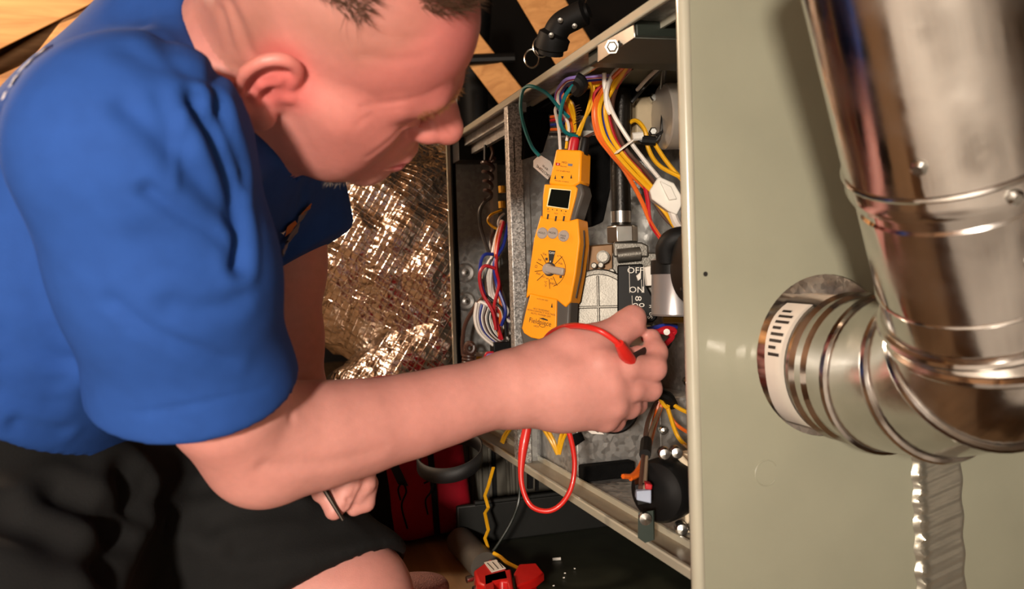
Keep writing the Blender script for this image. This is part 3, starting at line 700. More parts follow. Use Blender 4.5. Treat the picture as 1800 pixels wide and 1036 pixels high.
tg = MB().prism([at(1122, 902, .832), at(1148, 898, .832), at(1149, 950, .832), at(1134, 955, .832), at(1121, 946, .832)], (.002, .0015, 0)).build('dark_tag', mat('dark_green_tag', '#18271F', .4), ps)
MB().lathe([(.006, -.004), (.006, .003), (0, .004)], at(1134, 912, .827), A(-.3, -1, 0), 12).build('tag_rivet', ZINC, tg)
sw = empty('switch_wires', at(1130, 860, 1.0), 'orange brown and yellow wires tied above the round black switch', 'wires')
for P, m_, r in (([(1165, 690, 1.06), (1150, 715, 1.05), (1138, 745, .97), (1132, 790, .90), (1126, 858, .834)], BRN, .0026), ([(1170, 694, 1.06), (1158, 725, 1.05), (1143, 762, .95), (1137, 800, .89), (1133, 858, .834)], mat('tan_wire', '#8C7A66', .4), .0022),
                 ([(1160, 700, 1.06), (1150, 738, 1.045), (1138, 780, .93), (1128, 815, .885), (1112, 836, .86), (1095, 838, .85)], ORG, .0026), ([(1168, 698, 1.06), (1153, 742, 1.045), (1140, 790, .92), (1126, 830, .87), (1108, 842, .855)], ORG, .0026),
                 ([(1166, 690, 1.055), (1176, 725, 1.045), (1190, 765, 1.03), (1208, 785, 1.02), (1240, 800, .89)], YEL, .0026), ([(1170, 700, 1.055), (1190, 716, 1.045), (1215, 728, 1.03), (1250, 740, 1.0)], YEL, .0026),
                 ([(1168, 702, 1.055), (1180, 735, 1.05), (1200, 755, 1.04), (1250, 780, 1.0)], ORG, .0024), ([(1158, 690, 1.05), (1163, 706, 1.045), (1172, 716, 1.045), (1178, 705, 1.05)], YEL, .0026)):
    wire('wire', P, r, m_, sw)
MB().tube(spline(W([(1148, 690, 1.055), (1160, 692, 1.045), (1175, 700, 1.045), (1182, 712, 1.055)]), 4), .007, 10).build('tape_wrap', BLKRUB, sw)
MB().tube(W([(1136, 776, .92), (1134, 800, .885)]), .0062, 10).build('tape_wrap', BLKRUB, sw)

# ------------------------------------------------------------------ main wire harness to the white connector
hm = empty('wire_harness', at(1170, 350, 1.05), 'thick multicoloured wire bundle running down to a white connector', 'wire harness')
rows = [(ORG, -14, 0), (BLU, -3, .004), (YEL, -8, -.006), (RED, 6, 0), (RED, 12, .006), (ORG, -18, .006), (YEL, 2, -.008), (BLU, 3, .008), (BRN, 14, -.004)]
for i, (m_, o, dz) in enumerate(rows):
    k = o / 14
    P = [(1106 + o * .3, 112 + i % 3 * 4, 1.065 + dz), (1076 + o * .7, 150 + i % 4 * 3, 1.055 + dz), (1062 + o, 190, 1.045 + dz), (1070 + o * 1.15, 235, 1.04 + dz), (1090 + o, 268, 1.035 + dz), (1118 + o * 1.1, 300, 1.04 + dz), (1150 + o * .6, 335 + k * -3, 1.045 + dz)]
    if i in (3, 5): P = P[:6] + [(1135 + o * .5, 350, 1.04), (1143, 390, 1.04), (1165, 425, 1.04)]
    wire('wire', P, .0028, m_, hm)
wire('wire', [(1062, 128, 1.05), (1064, 160, 1.04), (1078, 200, 1.03), (1105, 245, 1.03), (1135, 285, 1.035), (1160, 315, 1.04)], .0026, WHT, hm)
wire('wire', [(1105, 108, 1.06), (1080, 128, 1.045), (1066, 160, 1.035), (1068, 192, 1.035), (1074, 200, 1.035)], .003, WHT, hm)
tie = MB().obox(at(1097, 258, 1.022), unit(at(1112, 247, 1.022) - at(1084, 268, 1.022)) * .0115, A(0, .006, 0), A(.0015, 0, .002)).build('cable_tie', WHITE, hm, bevel=.001)
wc = MB().prism([at(1142, 335, 1.03), at(1158, 310, 1.03), at(1185, 322, 1.03), at(1203, 352, 1.03), at(1190, 378, 1.03), at(1176, 372, 1.03), at(1146, 350, 1.03)], (.008, .022, 0)).build('connector_body', WHITE, hm, bevel=.0015)
MB().prism([at(1160, 318, 1.025), at(1180, 328, 1.025), at(1190, 350, 1.025), at(1176, 352, 1.025)], (.004, .01, 0)).build('connector_latch', WHITE, wc, bevel=.001)
for P, m_, r in (([(1180, 370, 1.04), (1190, 395, 1.035), (1206, 415, 1.02)], WHT, .005), ([(1152, 355, 1.05), (1170, 375, 1.05), (1190, 405, 1.04), (1210, 420, 1.03)], YEL, .0026), ([(1148, 352, 1.055), (1168, 382, 1.055), (1195, 408, 1.05)], BRN, .0026)):
    wire('wire', P, r, m_, hm)
yw = empty('yellow_wire_pair', at(1190, 310, 1.1), 'two yellow wires and a black lead arcing to the pale drum', 'wires')
for P, m_, r in (([(1100, 220, 1.12), (1118, 212, 1.11), (1134, 230, 1.1), (1140, 262, 1.1), (1160, 292, 1.09), (1210, 318, 1.07)], YEL, .0028), ([(1150, 252, 1.1), (1170, 282, 1.09), (1195, 312, 1.08), (1215, 330, 1.07)], YEL, .0028),
                 ([(1168, 114, 1.1), (1140, 145, 1.1), (1110, 180, 1.1)], BLKW, .0025), ([(1164, 114, 1.1), (1140, 136, 1.1), (1120, 158, 1.1)], WHT, .0025), ([(1170, 114, 1.1), (1166, 160, 1.1), (1164, 210, 1.09), (1158, 242, 1.09), (1140, 252, 1.09), (1122, 246, 1.09)], BLKW, .0022), ([(1166, 118, 1.1), (1162, 165, 1.1), (1166, 225, 1.09), (1154, 238, 1.085)], BLKW, .0018)):
    wire('wire', P, r, m_, yw)
MB().tube(W([(1112, 241, 1.09), (1130, 239, 1.09)]), .0055, 10).build('wire_nut', WHITE, yw)
MB().tube(W([(1128, 246, 1.09), (1152, 248, 1.09)]), .006, 10).build('tape_wrap', BLKRUB, yw)

# ------------------------------------------------------------------ looped bundle above the meter
hl = empty('looped_wires', at(1000, 245, 1.13), 'looped bundle of coloured thermostat wires above the multimeter', 'wires')
for i, (m_, k) in enumerate(((PUR, 0), (RED, 2), (WHT, 4), (BLU, 7), (BLU, 11), (ORG, 15), (ORG, 19), (YEL, 24), (YEL, 30), (BRN, 33))):
    z = 1.12 - .002 * (i % 3)
    P = [(1072, 133 + k * .45, z - .03), (1040, 134 + k * .6, z - .02), (1010, 136 + k * .8, z - .01), (992 + k * .2, 142 + k * .9, z), (978 + k * .75, 164 + k * .4, z), (980 + k * .85, 188 - k * .1, z), (992 + k * .6, 205, z + .01), (1002 + k * .3, 232, z + .02)]
    wire('wire', P, .0021, m_, hl)
for P, m_ in (([(1036, 142, 1.09), (1040, 160, 1.09), (1034, 190, 1.1), (1018, 238, 1.12)], YEL), ([(1044, 150, 1.09), (1040, 185, 1.1), (1024, 215, 1.11), (1014, 238, 1.12)], YEL), ([(1060, 148, 1.09), (1045, 165, 1.09), (1045, 185, 1.09), (1050, 198, 1.1)], RED),
              ([(985, 265, 1.115), (982, 225, 1.115), (976, 195, 1.115), (980, 186, 1.12)], WHT), ([(996, 248, 1.12), (1000, 225, 1.12), (994, 205, 1.12), (984, 190, 1.12)], WHT), ([(968, 206, 1.15), (985, 203, 1.14)], ORG), ([(968, 212, 1.15), (990, 209, 1.14)], RED), ([(968, 220, 1.15), (992, 217, 1.14)], BLU), ([(968, 228, 1.15), (994, 227, 1.14)], ORG), ([(965, 236, 1.15), (1000, 236, 1.14)], BLKW), ([(1060, 228, 1.1), (1032, 240, 1.11), (1020, 250, 1.12)], BRN), ([(995, 262, 1.125), (998, 235, 1.125), (996, 215, 1.125)], YEL)):
    wire('wire', P, .0021, m_, hl)
MB().tube(spline(W([(1012, 138, 1.03), (1020, 143, 1.03), (1022, 152, 1.035), (1014, 160, 1.05)]), 4), .008, 10).build('tape_wrap', BLKRUB, hl)
for i in range(7): wire('frayed_strand', [(1003 + i, 195 + i * 4, 1.13), (1012 + i * 1.5, 187 + i * 4, 1.12), (1019 + i % 3 * 2, 184 + i * 5, 1.12)], .0006, BRN, hl, 4, 3)
tw = empty('teal_ground_wire', at(940, 300, 1.1), 'teal wire looping from the divider post with a white paper tag', 'wire')
wire('wire', [(1022, 140, 1.085), (1006, 152, 1.08), (992, 172, 1.08), (985, 200, 1.08), (986, 220, 1.08), (996, 234, 1.09), (1014, 240, 1.1)], .0026, TEAL, tw)
wire('wire', [(1000, 206, 1.10), (985, 192, 1.09), (965, 168, 1.08), (945, 155, 1.08), (928, 152, 1.09), (918, 162, 1.1), (915, 190, 1.1), (922, 225, 1.1), (935, 258, 1.095), (948, 274, 1.09)], .0024, TEAL, tw)
tgp = [(949, 272), (938, 282), (938, 294), (963, 316), (974, 300), (968, 284)]
pt = MB().prism([at(x, y, 1.085 + (x - 938) * .0008) for x, y in tgp], (0, .0008, 0)).build('paper_tag', LABEL, tw)
tr = unit(at(966, 308, 1.107) - at(943, 288, 1.088)); tu = unit(at(945, 284, 1.088) - at(950, 300, 1.094)); tu = unit(tu - tr * np.dot(tu, tr)); tn = np.cross(tr, tu); tn = tn if np.dot(tn, CAM - at(950, 290, 1.09)) > 0 else -tn
text('EAC1725P45', at(953.5, 300.5, 1.096) + tn * .0012, -tr, -tu, .0036, INK, pt); text('8.9 W', at(957, 294, 1.097) + tn * .0012, -tr, -tu, .003, INK, pt)

# ------------------------------------------------------------------ far compartment wiring
fw = empty('blower_wires', at(870, 600, 1.42), 'tangled bundle of blower wires behind the divider post', 'wires')
R2 = random.Random(5)
cols = [WHT, RED, BLU, WHT, ORG, WHT, BLKW, WHT, BRN, WHT, RED, WHT, YEL, WHT, BLKW, PUR]
for i, m_ in enumerate(cols):
    a = R2.uniform(0, 1); z = 1.40 + R2.uniform(-.02, .04); x0 = 868 + R2.uniform(-6, 22)
    P = [(x0 + 10, 385 + R2.uniform(0, 20), z + .02), (x0, 430 + R2.uniform(-10, 10), z), (852 + 22 * a, 470 + R2.uniform(-12, 12), z - .01), (850 + 30 * a, 510 + R2.uniform(-10, 10), z), (862 + 30 * R2.random(), 545, z), (885 + R2.uniform(-8, 12), 580 + R2.uniform(-15, 20), z + .01)]
    wire('wire', P, .0027, m_, fw)
for i in range(9):
    m_ = [WHT, WHT, BLU, WHT, BRN, WHT, BLKW, WHT, WHT][i]; z = 1.39 + .006 * i
    P = [(838 + i * 4.2, 538 - 1.5 * abs(i - 4) + (0 if i else 0), z), (835 + i * 3.6, 560, z), (843 + i * 3.6, 585, z), (866 + i * 2.4, 606 - i, z), (885 + i, 612 - i * 2, z + .01)]
    if i % 2: P = [(870 + i, 545, z)] + [(850 + i * 2, 534, z)] + P
    wire('wire', P, .0028, m_, fw)
wire('wire', [(870, 472, 1.37), (852, 468, 1.365), (843, 484, 1.365), (848, 515, 1.37), (866, 548, 1.375), (872, 580, 1.38)], .0028, RED, fw)
wire('wire', [(866, 447, 1.38), (852, 448, 1.37), (845, 462, 1.37), (844, 490, 1.375), (852, 520, 1.38)], .0028, BLU, fw)
wire('wire', [(884, 398, 1.42), (872, 402, 1.41), (858, 390, 1.41), (863, 378, 1.41), (882, 370, 1.42)], .0022, YEL, fw)
wire('wire', [(884, 404, 1.42), (876, 396, 1.41), (878, 384, 1.41), (886, 376, 1.42)], .0022, WHT, fw)
MB().obox(at(879, 614, 1.40), A(.014, 0, 0), A(0, .012, 0), A(0, 0, .012)).build('plug_block', BLKPLA, fw, bevel=.001)
for px, py in ((882, 333), (882, 360)): MB().tube([at(px, py - 6, 1.41), at(px + 1, py + 6, 1.41)], .006, 10, ).build('yellow_wire_nut', YEL, fw)
for i in range(5): wire('wire', [(872 - i, 620 + i, 1.39), (855 + i * 2, 622 + 3 * i, 1.385), (853 + i * 3, 640, 1.39), (868 + i * 4, 650, 1.39)], .0022, [RED, PUR, BLKW, WHT, BRN][i], fw)
bc2 = empty('coiled_brown_cable', at(855, 380, 1.42), 'brown cable wound in a coil near the top of the far compartment', 'cable')
H = []
for k in range(90):
    a = k / 90 * 2 * math.pi * 4.6; y = 278 + 75 * k / 90
    H.append((858 + 11 * math.cos(a) * (1 - .2 * k / 90) + 3 * math.sin(k * .3), y + 4 * math.sin(a * 1.0), 1.43 + .013 * math.sin(a)))
MB().tube(W(H), .0031, 8).build('coil', mat('dark_brown_cable', '#3B2620', .35, 0, .15, 30), bc2)
wire('cable', [(864, 345, 1.43), (850, 358, 1.43), (843, 375, 1.43), (846, 405, 1.43), (860, 447, 1.41)], .0033, mat('dark_grey_cable', '#33302E', .35), bc2)
wire('cable', [(862, 282, 1.43), (866, 268, 1.43), (862, 255, 1.43)], .0031, BRN, bc2); wire('cable', [(853, 282, 1.43), (853, 255, 1.43)], .0031, BLKW, bc2)
bc3 = empty('wound_brown_cable', at(822, 655, 1.46), 'tightly wound brown cord hanging low in the far compartment', 'cord')
wire('cord', [(850, 522, 1.44), (835, 540, 1.45), (818, 570, 1.46), (813, 600, 1.46), (814, 625, 1.46)], .0036, BRN, bc3)
MB().tube([at(826 + 9 * math.cos(a) * (1 - a / 30), 612 + 11 * math.sin(a) * (1 - a / 30), 1.45 - a * .001) for a in np.linspace(0, 12, 60)], .0036, 8).build('spiral_end', BRN, bc3)
MB().tube([at(824 + 10 * math.cos(a), 622 + a * .95, 1.46 + .010 * math.sin(a)) for a in np.linspace(0, 44, 260)], .0026, 7).build('wound_body', BRN, bc3)
wl = MB().box(onY(800, 622, Y1 - .0035), onY(862, 690, Y1 - .0035) + A(0, .001, 0)).build('warning_label', LABEL, None); tag(wl, 'white warning label with yellow triangle low on the far wall', 'label')
pq = lambda x, y: onY(x, y, Y1 - .0042)
MB().prism([pq(808, 626), pq(816, 626), pq(816, 660), pq(808, 660)], (0, .0003, 0)).build('orange_band', ORG, wl)
MB().prism([pq(837, 627), pq(848, 627), pq(848, 645), pq(837, 645)], (0, .0003, 0)).build('yellow_field', YEL, wl)
MB().prism([pq(838.5, 642), pq(846.5, 642), pq(842.5, 630)], (0, -.0003, 0)).build('warning_triangle', INK, wl)
tgw = empty('yellow_low_wires', at(985, 800, 1.085), 'pair of yellow wires dipping in a V under the forearm', 'wires')
wire('wire', [(938, 715, 1.085), (950, 745, 1.08), (968, 775, 1.07), (980, 799, 1.07)], .0023, YEL, tgw); wire('wire', [(943, 715, 1.085), (957, 745, 1.08), (973, 775, 1.07), (981, 799, 1.07)], .0023, YEL, tgw)
wire('wire', [(980, 799, 1.07), (985, 770, 1.07), (996, 745, 1.085), (1008, 715, 1.09)], .0023, YEL, tgw); wire('wire', [(983, 799, 1.07), (991, 770, 1.07), (1006, 745, 1.085), (1022, 715, 1.09)], .0023, YEL, tgw)
yl2 = empty('short_yellow_wires', at(885, 780, 1.4), 'short yellow wires just left of the divider post bottom', 'wires')
wire('wire', [(881, 778, 1.36), (886, 765, 1.36), (898, 750, 1.37), (905, 735, 1.38)], .0023, YEL, yl2); wire('wire', [(884, 780, 1.36), (890, 766, 1.36), (902, 750, 1.37)], .0023, YEL, yl2)
# ------------------------------------------------------------------ drain pan, clutter on the floor
PANM = mat('black_pan_plastic', '#0E0F0C', .55, 0, .25, 12, bump=.05, bs=80)
pan = empty('drain_pan', (.7, .98, 0), 'shallow black drain pan under the furnace', 'drain pan')
px0, px1, py0, py1, ph = .315, 1.2, .68, 1.30, .072
MB().box((px0, py0, .001), (px1, py1, .008)).build('pan_floor', mat('pan_floor_green', '#23261C', .5, 0, .3, 20), pan)
MB().box((px0, py1 - .008, .008), (px1, py1, ph)).build('pan_wall', PANM, pan, bevel=.003)
MB().box((px0, py0, .008), (px0 + .008, py1 - .008, ph * .18)).build('pan_wall', PANM, pan, bevel=.003)
MB().box((px0 + .008, py0, .008), (px1, py0 + .008, ph)).build('pan_wall', PANM, pan, bevel=.003)
MB().box((px1 - .008, py0 + .008, .008), (px1, py1 - .008, ph)).build('pan_wall', PANM, pan, bevel=.003)
MB().tube([(px0 + .03, py1 - .004, ph), (px1, py1 - .004, ph)], .005, 8).build('pan_rim', PANM, pan)
for x, y in ((.78, .80), (.78, 1.16)):
    tag(MB().box((x, y, .0082), (x + .2, y + .09, .1533)).build('support_block', WOOD2, None, bevel=.003), 'wood block holding up the furnace ' + ('near the vent end' if y < 1 else 'at its far end'), 'block')
for i, (px, py, l) in enumerate(((978, 983, .006), (993, 1008, .0012), (991, 1016, .0012), (973, 1030, .0012), (1010, 1000, .001))):
    p = onZ(px, py, .0105)
    tag(MB().tube([p - A(l, 0, 0), p + A(l, -l * .3, 0)], .0022 if l > .004 else .0009, 8).build('debris_crumb', WHITE), ['small white plastic stub', 'white crumb right of the red clamp, upper', 'white crumb right of the red clamp, middle', 'lowest white crumb', 'rightmost white crumb'][i] + ' lying in the black pan', 'debris', 'white crumbs in the pan')
# furnace door leaning behind the pan
dr = empty('furnace_door', (.40, 1.46, 0), 'grey ribbed metal cover standing behind the black pan', 'cover')
DM = mat('grey_door_metal', '#6E6A60', .4, .4, .08, 20)
a = onY(806, 800, 1.46)[0]; b = onY(985, 800, 1.46)[0]
MB().box((a, 1.46, 0), (b, 1.466, .150)).build('door_sheet', DM, dr)
for px in (812, 828, 845, 862, 893, 903):
    x = onY(px, 840, 1.455)[0]; MB().box((x - .003, 1.453, .001), (x + .003, 1.4595, .149)).build('door_rib', DM, dr, bevel=.0015)
x = onY(869, 840, 1.455)[0]; MB().box((x - .003, 1.4535, .001), (x + .003, 1.4595, .149)).build('door_gap', BLKRUB, dr)
# red tool bag
bag = empty('tool_bag', onZ(740, 1000, 0), 'red and black soft tool bag behind the knee', 'bag')
REDB = mat('red_bag_fabric', '#8E0A1C', .75, 0, .12, 20, bump=.12, bs=260, spec=.2)
BLKB = mat('black_bag_fabric', '#0C0B0C', .85, 0, .2, 30, bump=.2, bs=300, spec=.2)
nb = noise3(8)
def soft(c, hx, hy, hz, m, nm, par, amp=.006, pw=4, sq=1.0, lean=0.0):
    def fn(u, v):
        a = 2 * math.pi * u; t = (v - .5) * math.pi
        ca, sa, ct, st = math.cos(a), math.sin(a), math.cos(t), math.sin(t)
        e = 2 / pw; sg = lambda q: math.copysign(abs(q) ** e, q)
        q = A(sg(ct) * sg(ca) * hx, sg(ct) * sg(sa) * hy, sg(st) * hz)
        q = q * (1 + amp / .05 * .25 * nb(q, 30)); q[0] += lean * q[2]
        q[2] = max(q[2], -hz)
        return np.asarray(c) + q
    return MB().grid(fn, 40, 30, cu=True).build(nm, m, par)
bc_ = at(738, 890, 1.40); 
soft((bc_[0], bc_[1] + .03, .135), .075, .07, .133, REDB, 'bag_body', bag, .008, 5, 1, -.12)
soft((bc_[0] - .075, bc_[1] + .03, .12), .05, .065, .118, BLKB, 'side_pocket', bag, .008, 4)
MB().tube(spline([A(bc_[0] + .018, bc_[1] - .045, .02), A(bc_[0] + .012, bc_[1] - .05, .12), A(bc_[0] + .005, bc_[1] - .04, .24)], 8), .005, 8).build('bag_seam', BLKB, bag)
MB().obox(at(698, 830, 1.325), A(.008, 0, -.002), A(0, .002, 0), A(-.009, 0, .022)).build('bag_buckle', BLKPLA, bag, bevel=.001)
for k, P in enumerate(([(704, 880), (700, 860), (708, 850), (714, 865), (706, 890), (716, 930)], [(745, 850), (760, 845), (757, 865), (748, 880), (752, 905)])):
    MB().tube(spline([at(x, y, 1.318) for x, y in P], 6), .0016, 6).build('loose_thread', BLKB, bag)
# black strap loop
def strap(u, v):
    a = 2 * math.pi * u
    c = A(*at(790, 802, 1.22)); e1 = unit(at(845, 790, 1.22) - at(735, 815, 1.22)); e2 = unit(A(.1, 1, .32))
    p = c + e1 * .047 * math.cos(a) + e2 * .052 * math.sin(a)
    return p + A(0, 0, 1) * (v - .5) * .021
sl = MB().grid(strap, 48, 2, cu=True).build('strap_loop', mat('black_webbing', '#0B0B0C', .6, 0, .1, 30, bump=.1, bs=700), None, solid=.002); tag(sl, 'loop of black webbing strap hanging above the red bag', 'strap')
sp = MB().prism([onY(790, 808, 1.5), onY(803, 800, 1.5), onY(806, 855, 1.5), onY(795, 835, 1.5)], (0, .003, 0)).build('paper_scrap', LABEL, None); tag(sp, 'torn white paper scrap wedged between bag and ribbed cover', 'paper')
# grey pipe offcut on the floor by the pan
g0, g1 = onZ(822, 950, .022), onZ(868, 996, .022)
gpz = empty('grey_pipe_offcut', g0 - A(0, 0, .022), 'short grey pipe lying on the boards by the pan corner', 'pipe')
dd = unit(g1 - g0)
MB().tube([g0 - A(0.012, 0, 0), g1 - A(0.012, 0, 0)], .0215, 24).build('pipe_wall', mat('grey_pvc', '#4B463F', .5, 0, .12, 30), gpz)
# red clamp with dark bar
CR = mat('red_clamp_paint', '#B81510', .42, 0, .1, 30, bump=.04, bs=200)
cl = empty('red_clamp', onZ(890, 1060, 0), 'red bar clamp with bolts and a paper sticker on the floor', 'clamp')
def cz(x, y, z): return onZ(x, y, z)
tz = .058
b1 = MB().prism([cz(833, 1003, tz), cz(862, 982, tz), cz(891, 1000, tz), cz(897, 1022, tz), cz(880, 1020, tz), cz(855, 1030, tz), cz(840, 1024, tz)], (0, 0, -.045)).build('clamp_head', CR, cl, bevel=.003)
MB().prism([cz(850, 1012, tz + .0), cz(898, 1000, tz), cz(904, 1040, tz), cz(897, 1042, tz), cz(890, 1018, tz), cz(868, 1022, tz), cz(872, 1075, tz), cz(852, 1060, tz)], (0, 0, -.05)).build('clamp_jaw', CR, cl, bevel=.002)
j2 = MB().prism([cz(903, 1008, .05), cz(912, 992, .05), cz(943, 990, .05), cz(956, 1007, .05), cz(942, 1018, .05), cz(908, 1030, .05)], (0, 0, -.012)).build('clamp_jaw', CR, cl, bevel=.002)
MB().prism([cz(912, 1012, .038), cz(944, 1008, .038), cz(944, 1062, .038), cz(912, 1062, .038)], (0, 0, -.036)).build('jaw_web', CR, cl, bevel=.002)
st = MB().prism([cz(851, 989, tz + .001), cz(872, 984, tz + .001), cz(889, 999, tz + .001), cz(864, 1006, tz + .001)], (0, 0, -.0008)).build('paper_sticker', LABEL, cl)
for i in range(3): MB().tube([cz(857 + i * 9, 990.5 - i * 1.6, tz + .0012), cz(868 + i * 8, 1002 - i * 1.8, tz + .0012)], .0007, 4).build('print_line', INK, st)
for px, py in ((820, 1020), (832, 1038)):
    p = cz(px, py, .04); MB().lathe([(.0045, 0), (.0048, .003), (.0048, .008), (.0025, .009), (.0025, .024), (0, .024)], p, unit(A(1, .12, .1)), 12).build('clamp_bolt', ZINC, cl)
MB().prism([cz(872, 1024, .045), cz(890, 1020, .045), cz(925, 1080, .045), cz(880, 1100, .045)], (0, 0, -.03)).build('dark_bar', mat('dark_bar', '#241E19', .5, .4), cl, bevel=.002)
# yellow and black wires hanging over the rail
yh = empty('hanging_yellow_wire', at(855, 970, 1.24), 'thin kinked yellow wire hanging down past the ribbed cover', 'wire')
for dx in (0, 2.6):
    MB().tube(W([(866 + dx, 822, 1.33), (857 + dx, 855, 1.31), (851 + dx, 872, 1.30), (857 + dx, 893, 1.29), (851 + dx, 903, 1.28), (857 + dx, 932, 1.26), (851 + dx, 947, 1.25), (857 + dx * .6, 962, 1.24), (856 + dx * .5, 974, 1.23)]), .0016, 6).build('strand', YEL, yh)
yh2 = empty('short_yellow_wire', at(905, 1000, 1.17), 'short yellow wire lying across the red clamp', 'wire')
MB().tube(spline(W([(868, 973, 1.2), (880, 980, 1.19), (892, 990, 1.175), (912, 1000, 1.165)]), 5), .0028, 8).build('strand', YEL, yh2)
bh = MB().tube(spline(W([(914, 838, 1.25), (912, 880, 1.25), (900, 915, 1.24), (880, 950, 1.23), (862, 976, 1.22), (850, 990, 1.21)]), 6), .0021, 7).build('black_low_wire', mat('dark_green_wire', '#1B211B', .4)); tag(bh, 'thin dark wire curving down to the red clamp', 'wire')
gk = onZ(760, 1040, 0)
tow = soft((gk[0] - .045, gk[1] - .03, .018), .06, .035, .018, mat('pink_grey_towel', '#9A7470', .95, 0, .15, 60, bump=.6, bs=500, spec=.1), 'towel_roll', None, .01, 2.6); tag(tow, 'rolled pinkish towel on the floor in front of the knee', 'towel')
# red meter lead
tl = empty('red_test_lead', at(950, 900, .95), 'red test lead looping from the gripping hand down past the rail', 'test lead')
RL = [(1099, 628, .822), (1092, 612, .812), (1078, 597, .806), (1050, 580, .806), (1015, 573, .825), (985, 577, .86), (962, 592, .90), (950, 620, .94), (940, 680, .97), (928, 745, .965), (918, 800, .96), (917, 850, .955), (932, 888, .95), (960, 899, .945), (985, 888, .945), (1004, 858, .945), (1010, 815, .95), (1003, 770, .96), (990, 735, .97), (985, 690, 1.0), (1003, 620, 1.05)]
sp_ = spline(W(RL), 8); rad = [.0029 + .0026 * math.exp(-((i - 76) / 7) ** 2) for i in range(len(sp_))]
MB().tube(sp_, rad, 12).build('cable', LEAD, tl)
MB().tube(W([(1088, 604, .808), (1098, 622, .818), (1108, 634, .83)]), [.0045, .0066, .006], 14).build('probe_collar', LEAD, tl)
MB().tube(W([(1108, 634, .83), (1122, 626, .85), (1140, 612, .875)]), [.0055, .005, .003], 12).build('probe_tip', BLKPLA, tl)
# ------------------------------------------------------------------ sculpting with distance fields
class Field:
    def __init__(s): s.p = []
    def _add(s, kind, par, c, R, op, k): s.p.append((kind, par, np.asarray(c, float), R, op, k)); return s
    def cone(s, a, b, ra, rb, k=.02, op='u', flat=None, fs=1.0):
        a = np.asarray(a, float); b = np.asarray(b, float)
        n = None if flat is None else unit(flat)
        return s._add('c', (a, b, ra, rb, n, fs), (a + b) / 2, np.linalg.norm(b - a) / 2 + max(ra, rb), op, k)
    def chain(s, P, r, k=.02, op='u', flat=None, fs=1.0):
        r = r if hasattr(r, '__len__') else [r] * len(P)
        for i in range(len(P) - 1): s.cone(P[i], P[i + 1], r[i], r[i + 1], k, op, flat, fs)
        return s
    def ell(s, c, ax, r, k=.02, op='u'):
        return s._add('e', (np.asarray(c, float), np.array([unit(q) for q in ax]), np.array(r, float)), c, max(r), op, k)
    def ball(s, c, r, k=.02, op='u'): return s.cone(c, np.asarray(c) + 1e-5, r, r, k, op)
    def cull(s, c, R):
        return [q for q in s.p if np.linalg.norm(q[2] - c) - q[3] < R + q[5] * 1.2 + .006]
    def ev(s, P, prims=None):
        d = np.full(len(P), 1.0)
        for kind, par, c, R, op, k in (s.p if prims is None else prims):
            if kind == 'c':
                a, b, ra, rb, n, fs = par; ba = b - a; pa = P - a
                if n is not None: pa = pa + np.outer(pa @ n, n) * (1 / fs - 1)
                h = np.clip(pa @ ba / max(ba @ ba, 1e-12), 0, 1)
                e = np.linalg.norm(pa - h[:, None] * ba, axis=1) - (ra + (rb - ra) * h)
                if n is not None: e = e * min(1, fs)
            else:
                cc, ax, r = par; q = (P - cc) @ ax.T
                k0 = np.linalg.norm(q / r, axis=1); k1 = np.linalg.norm(q / (r * r), axis=1)
                e = np.where(k0 < 1e-6, -r.min(), k0 * (k0 - 1) / np.maximum(k1, 1e-9))
            if op == 'u':
                h = np.maximum(k - np.abs(d - e), 0) / k
                d = np.minimum(d, e) - h * h * k * .25
            else:
                h = np.maximum(k - np.abs(d + e), 0) / k
                d = np.maximum(d, -e) + h * h * k * .25
        return d

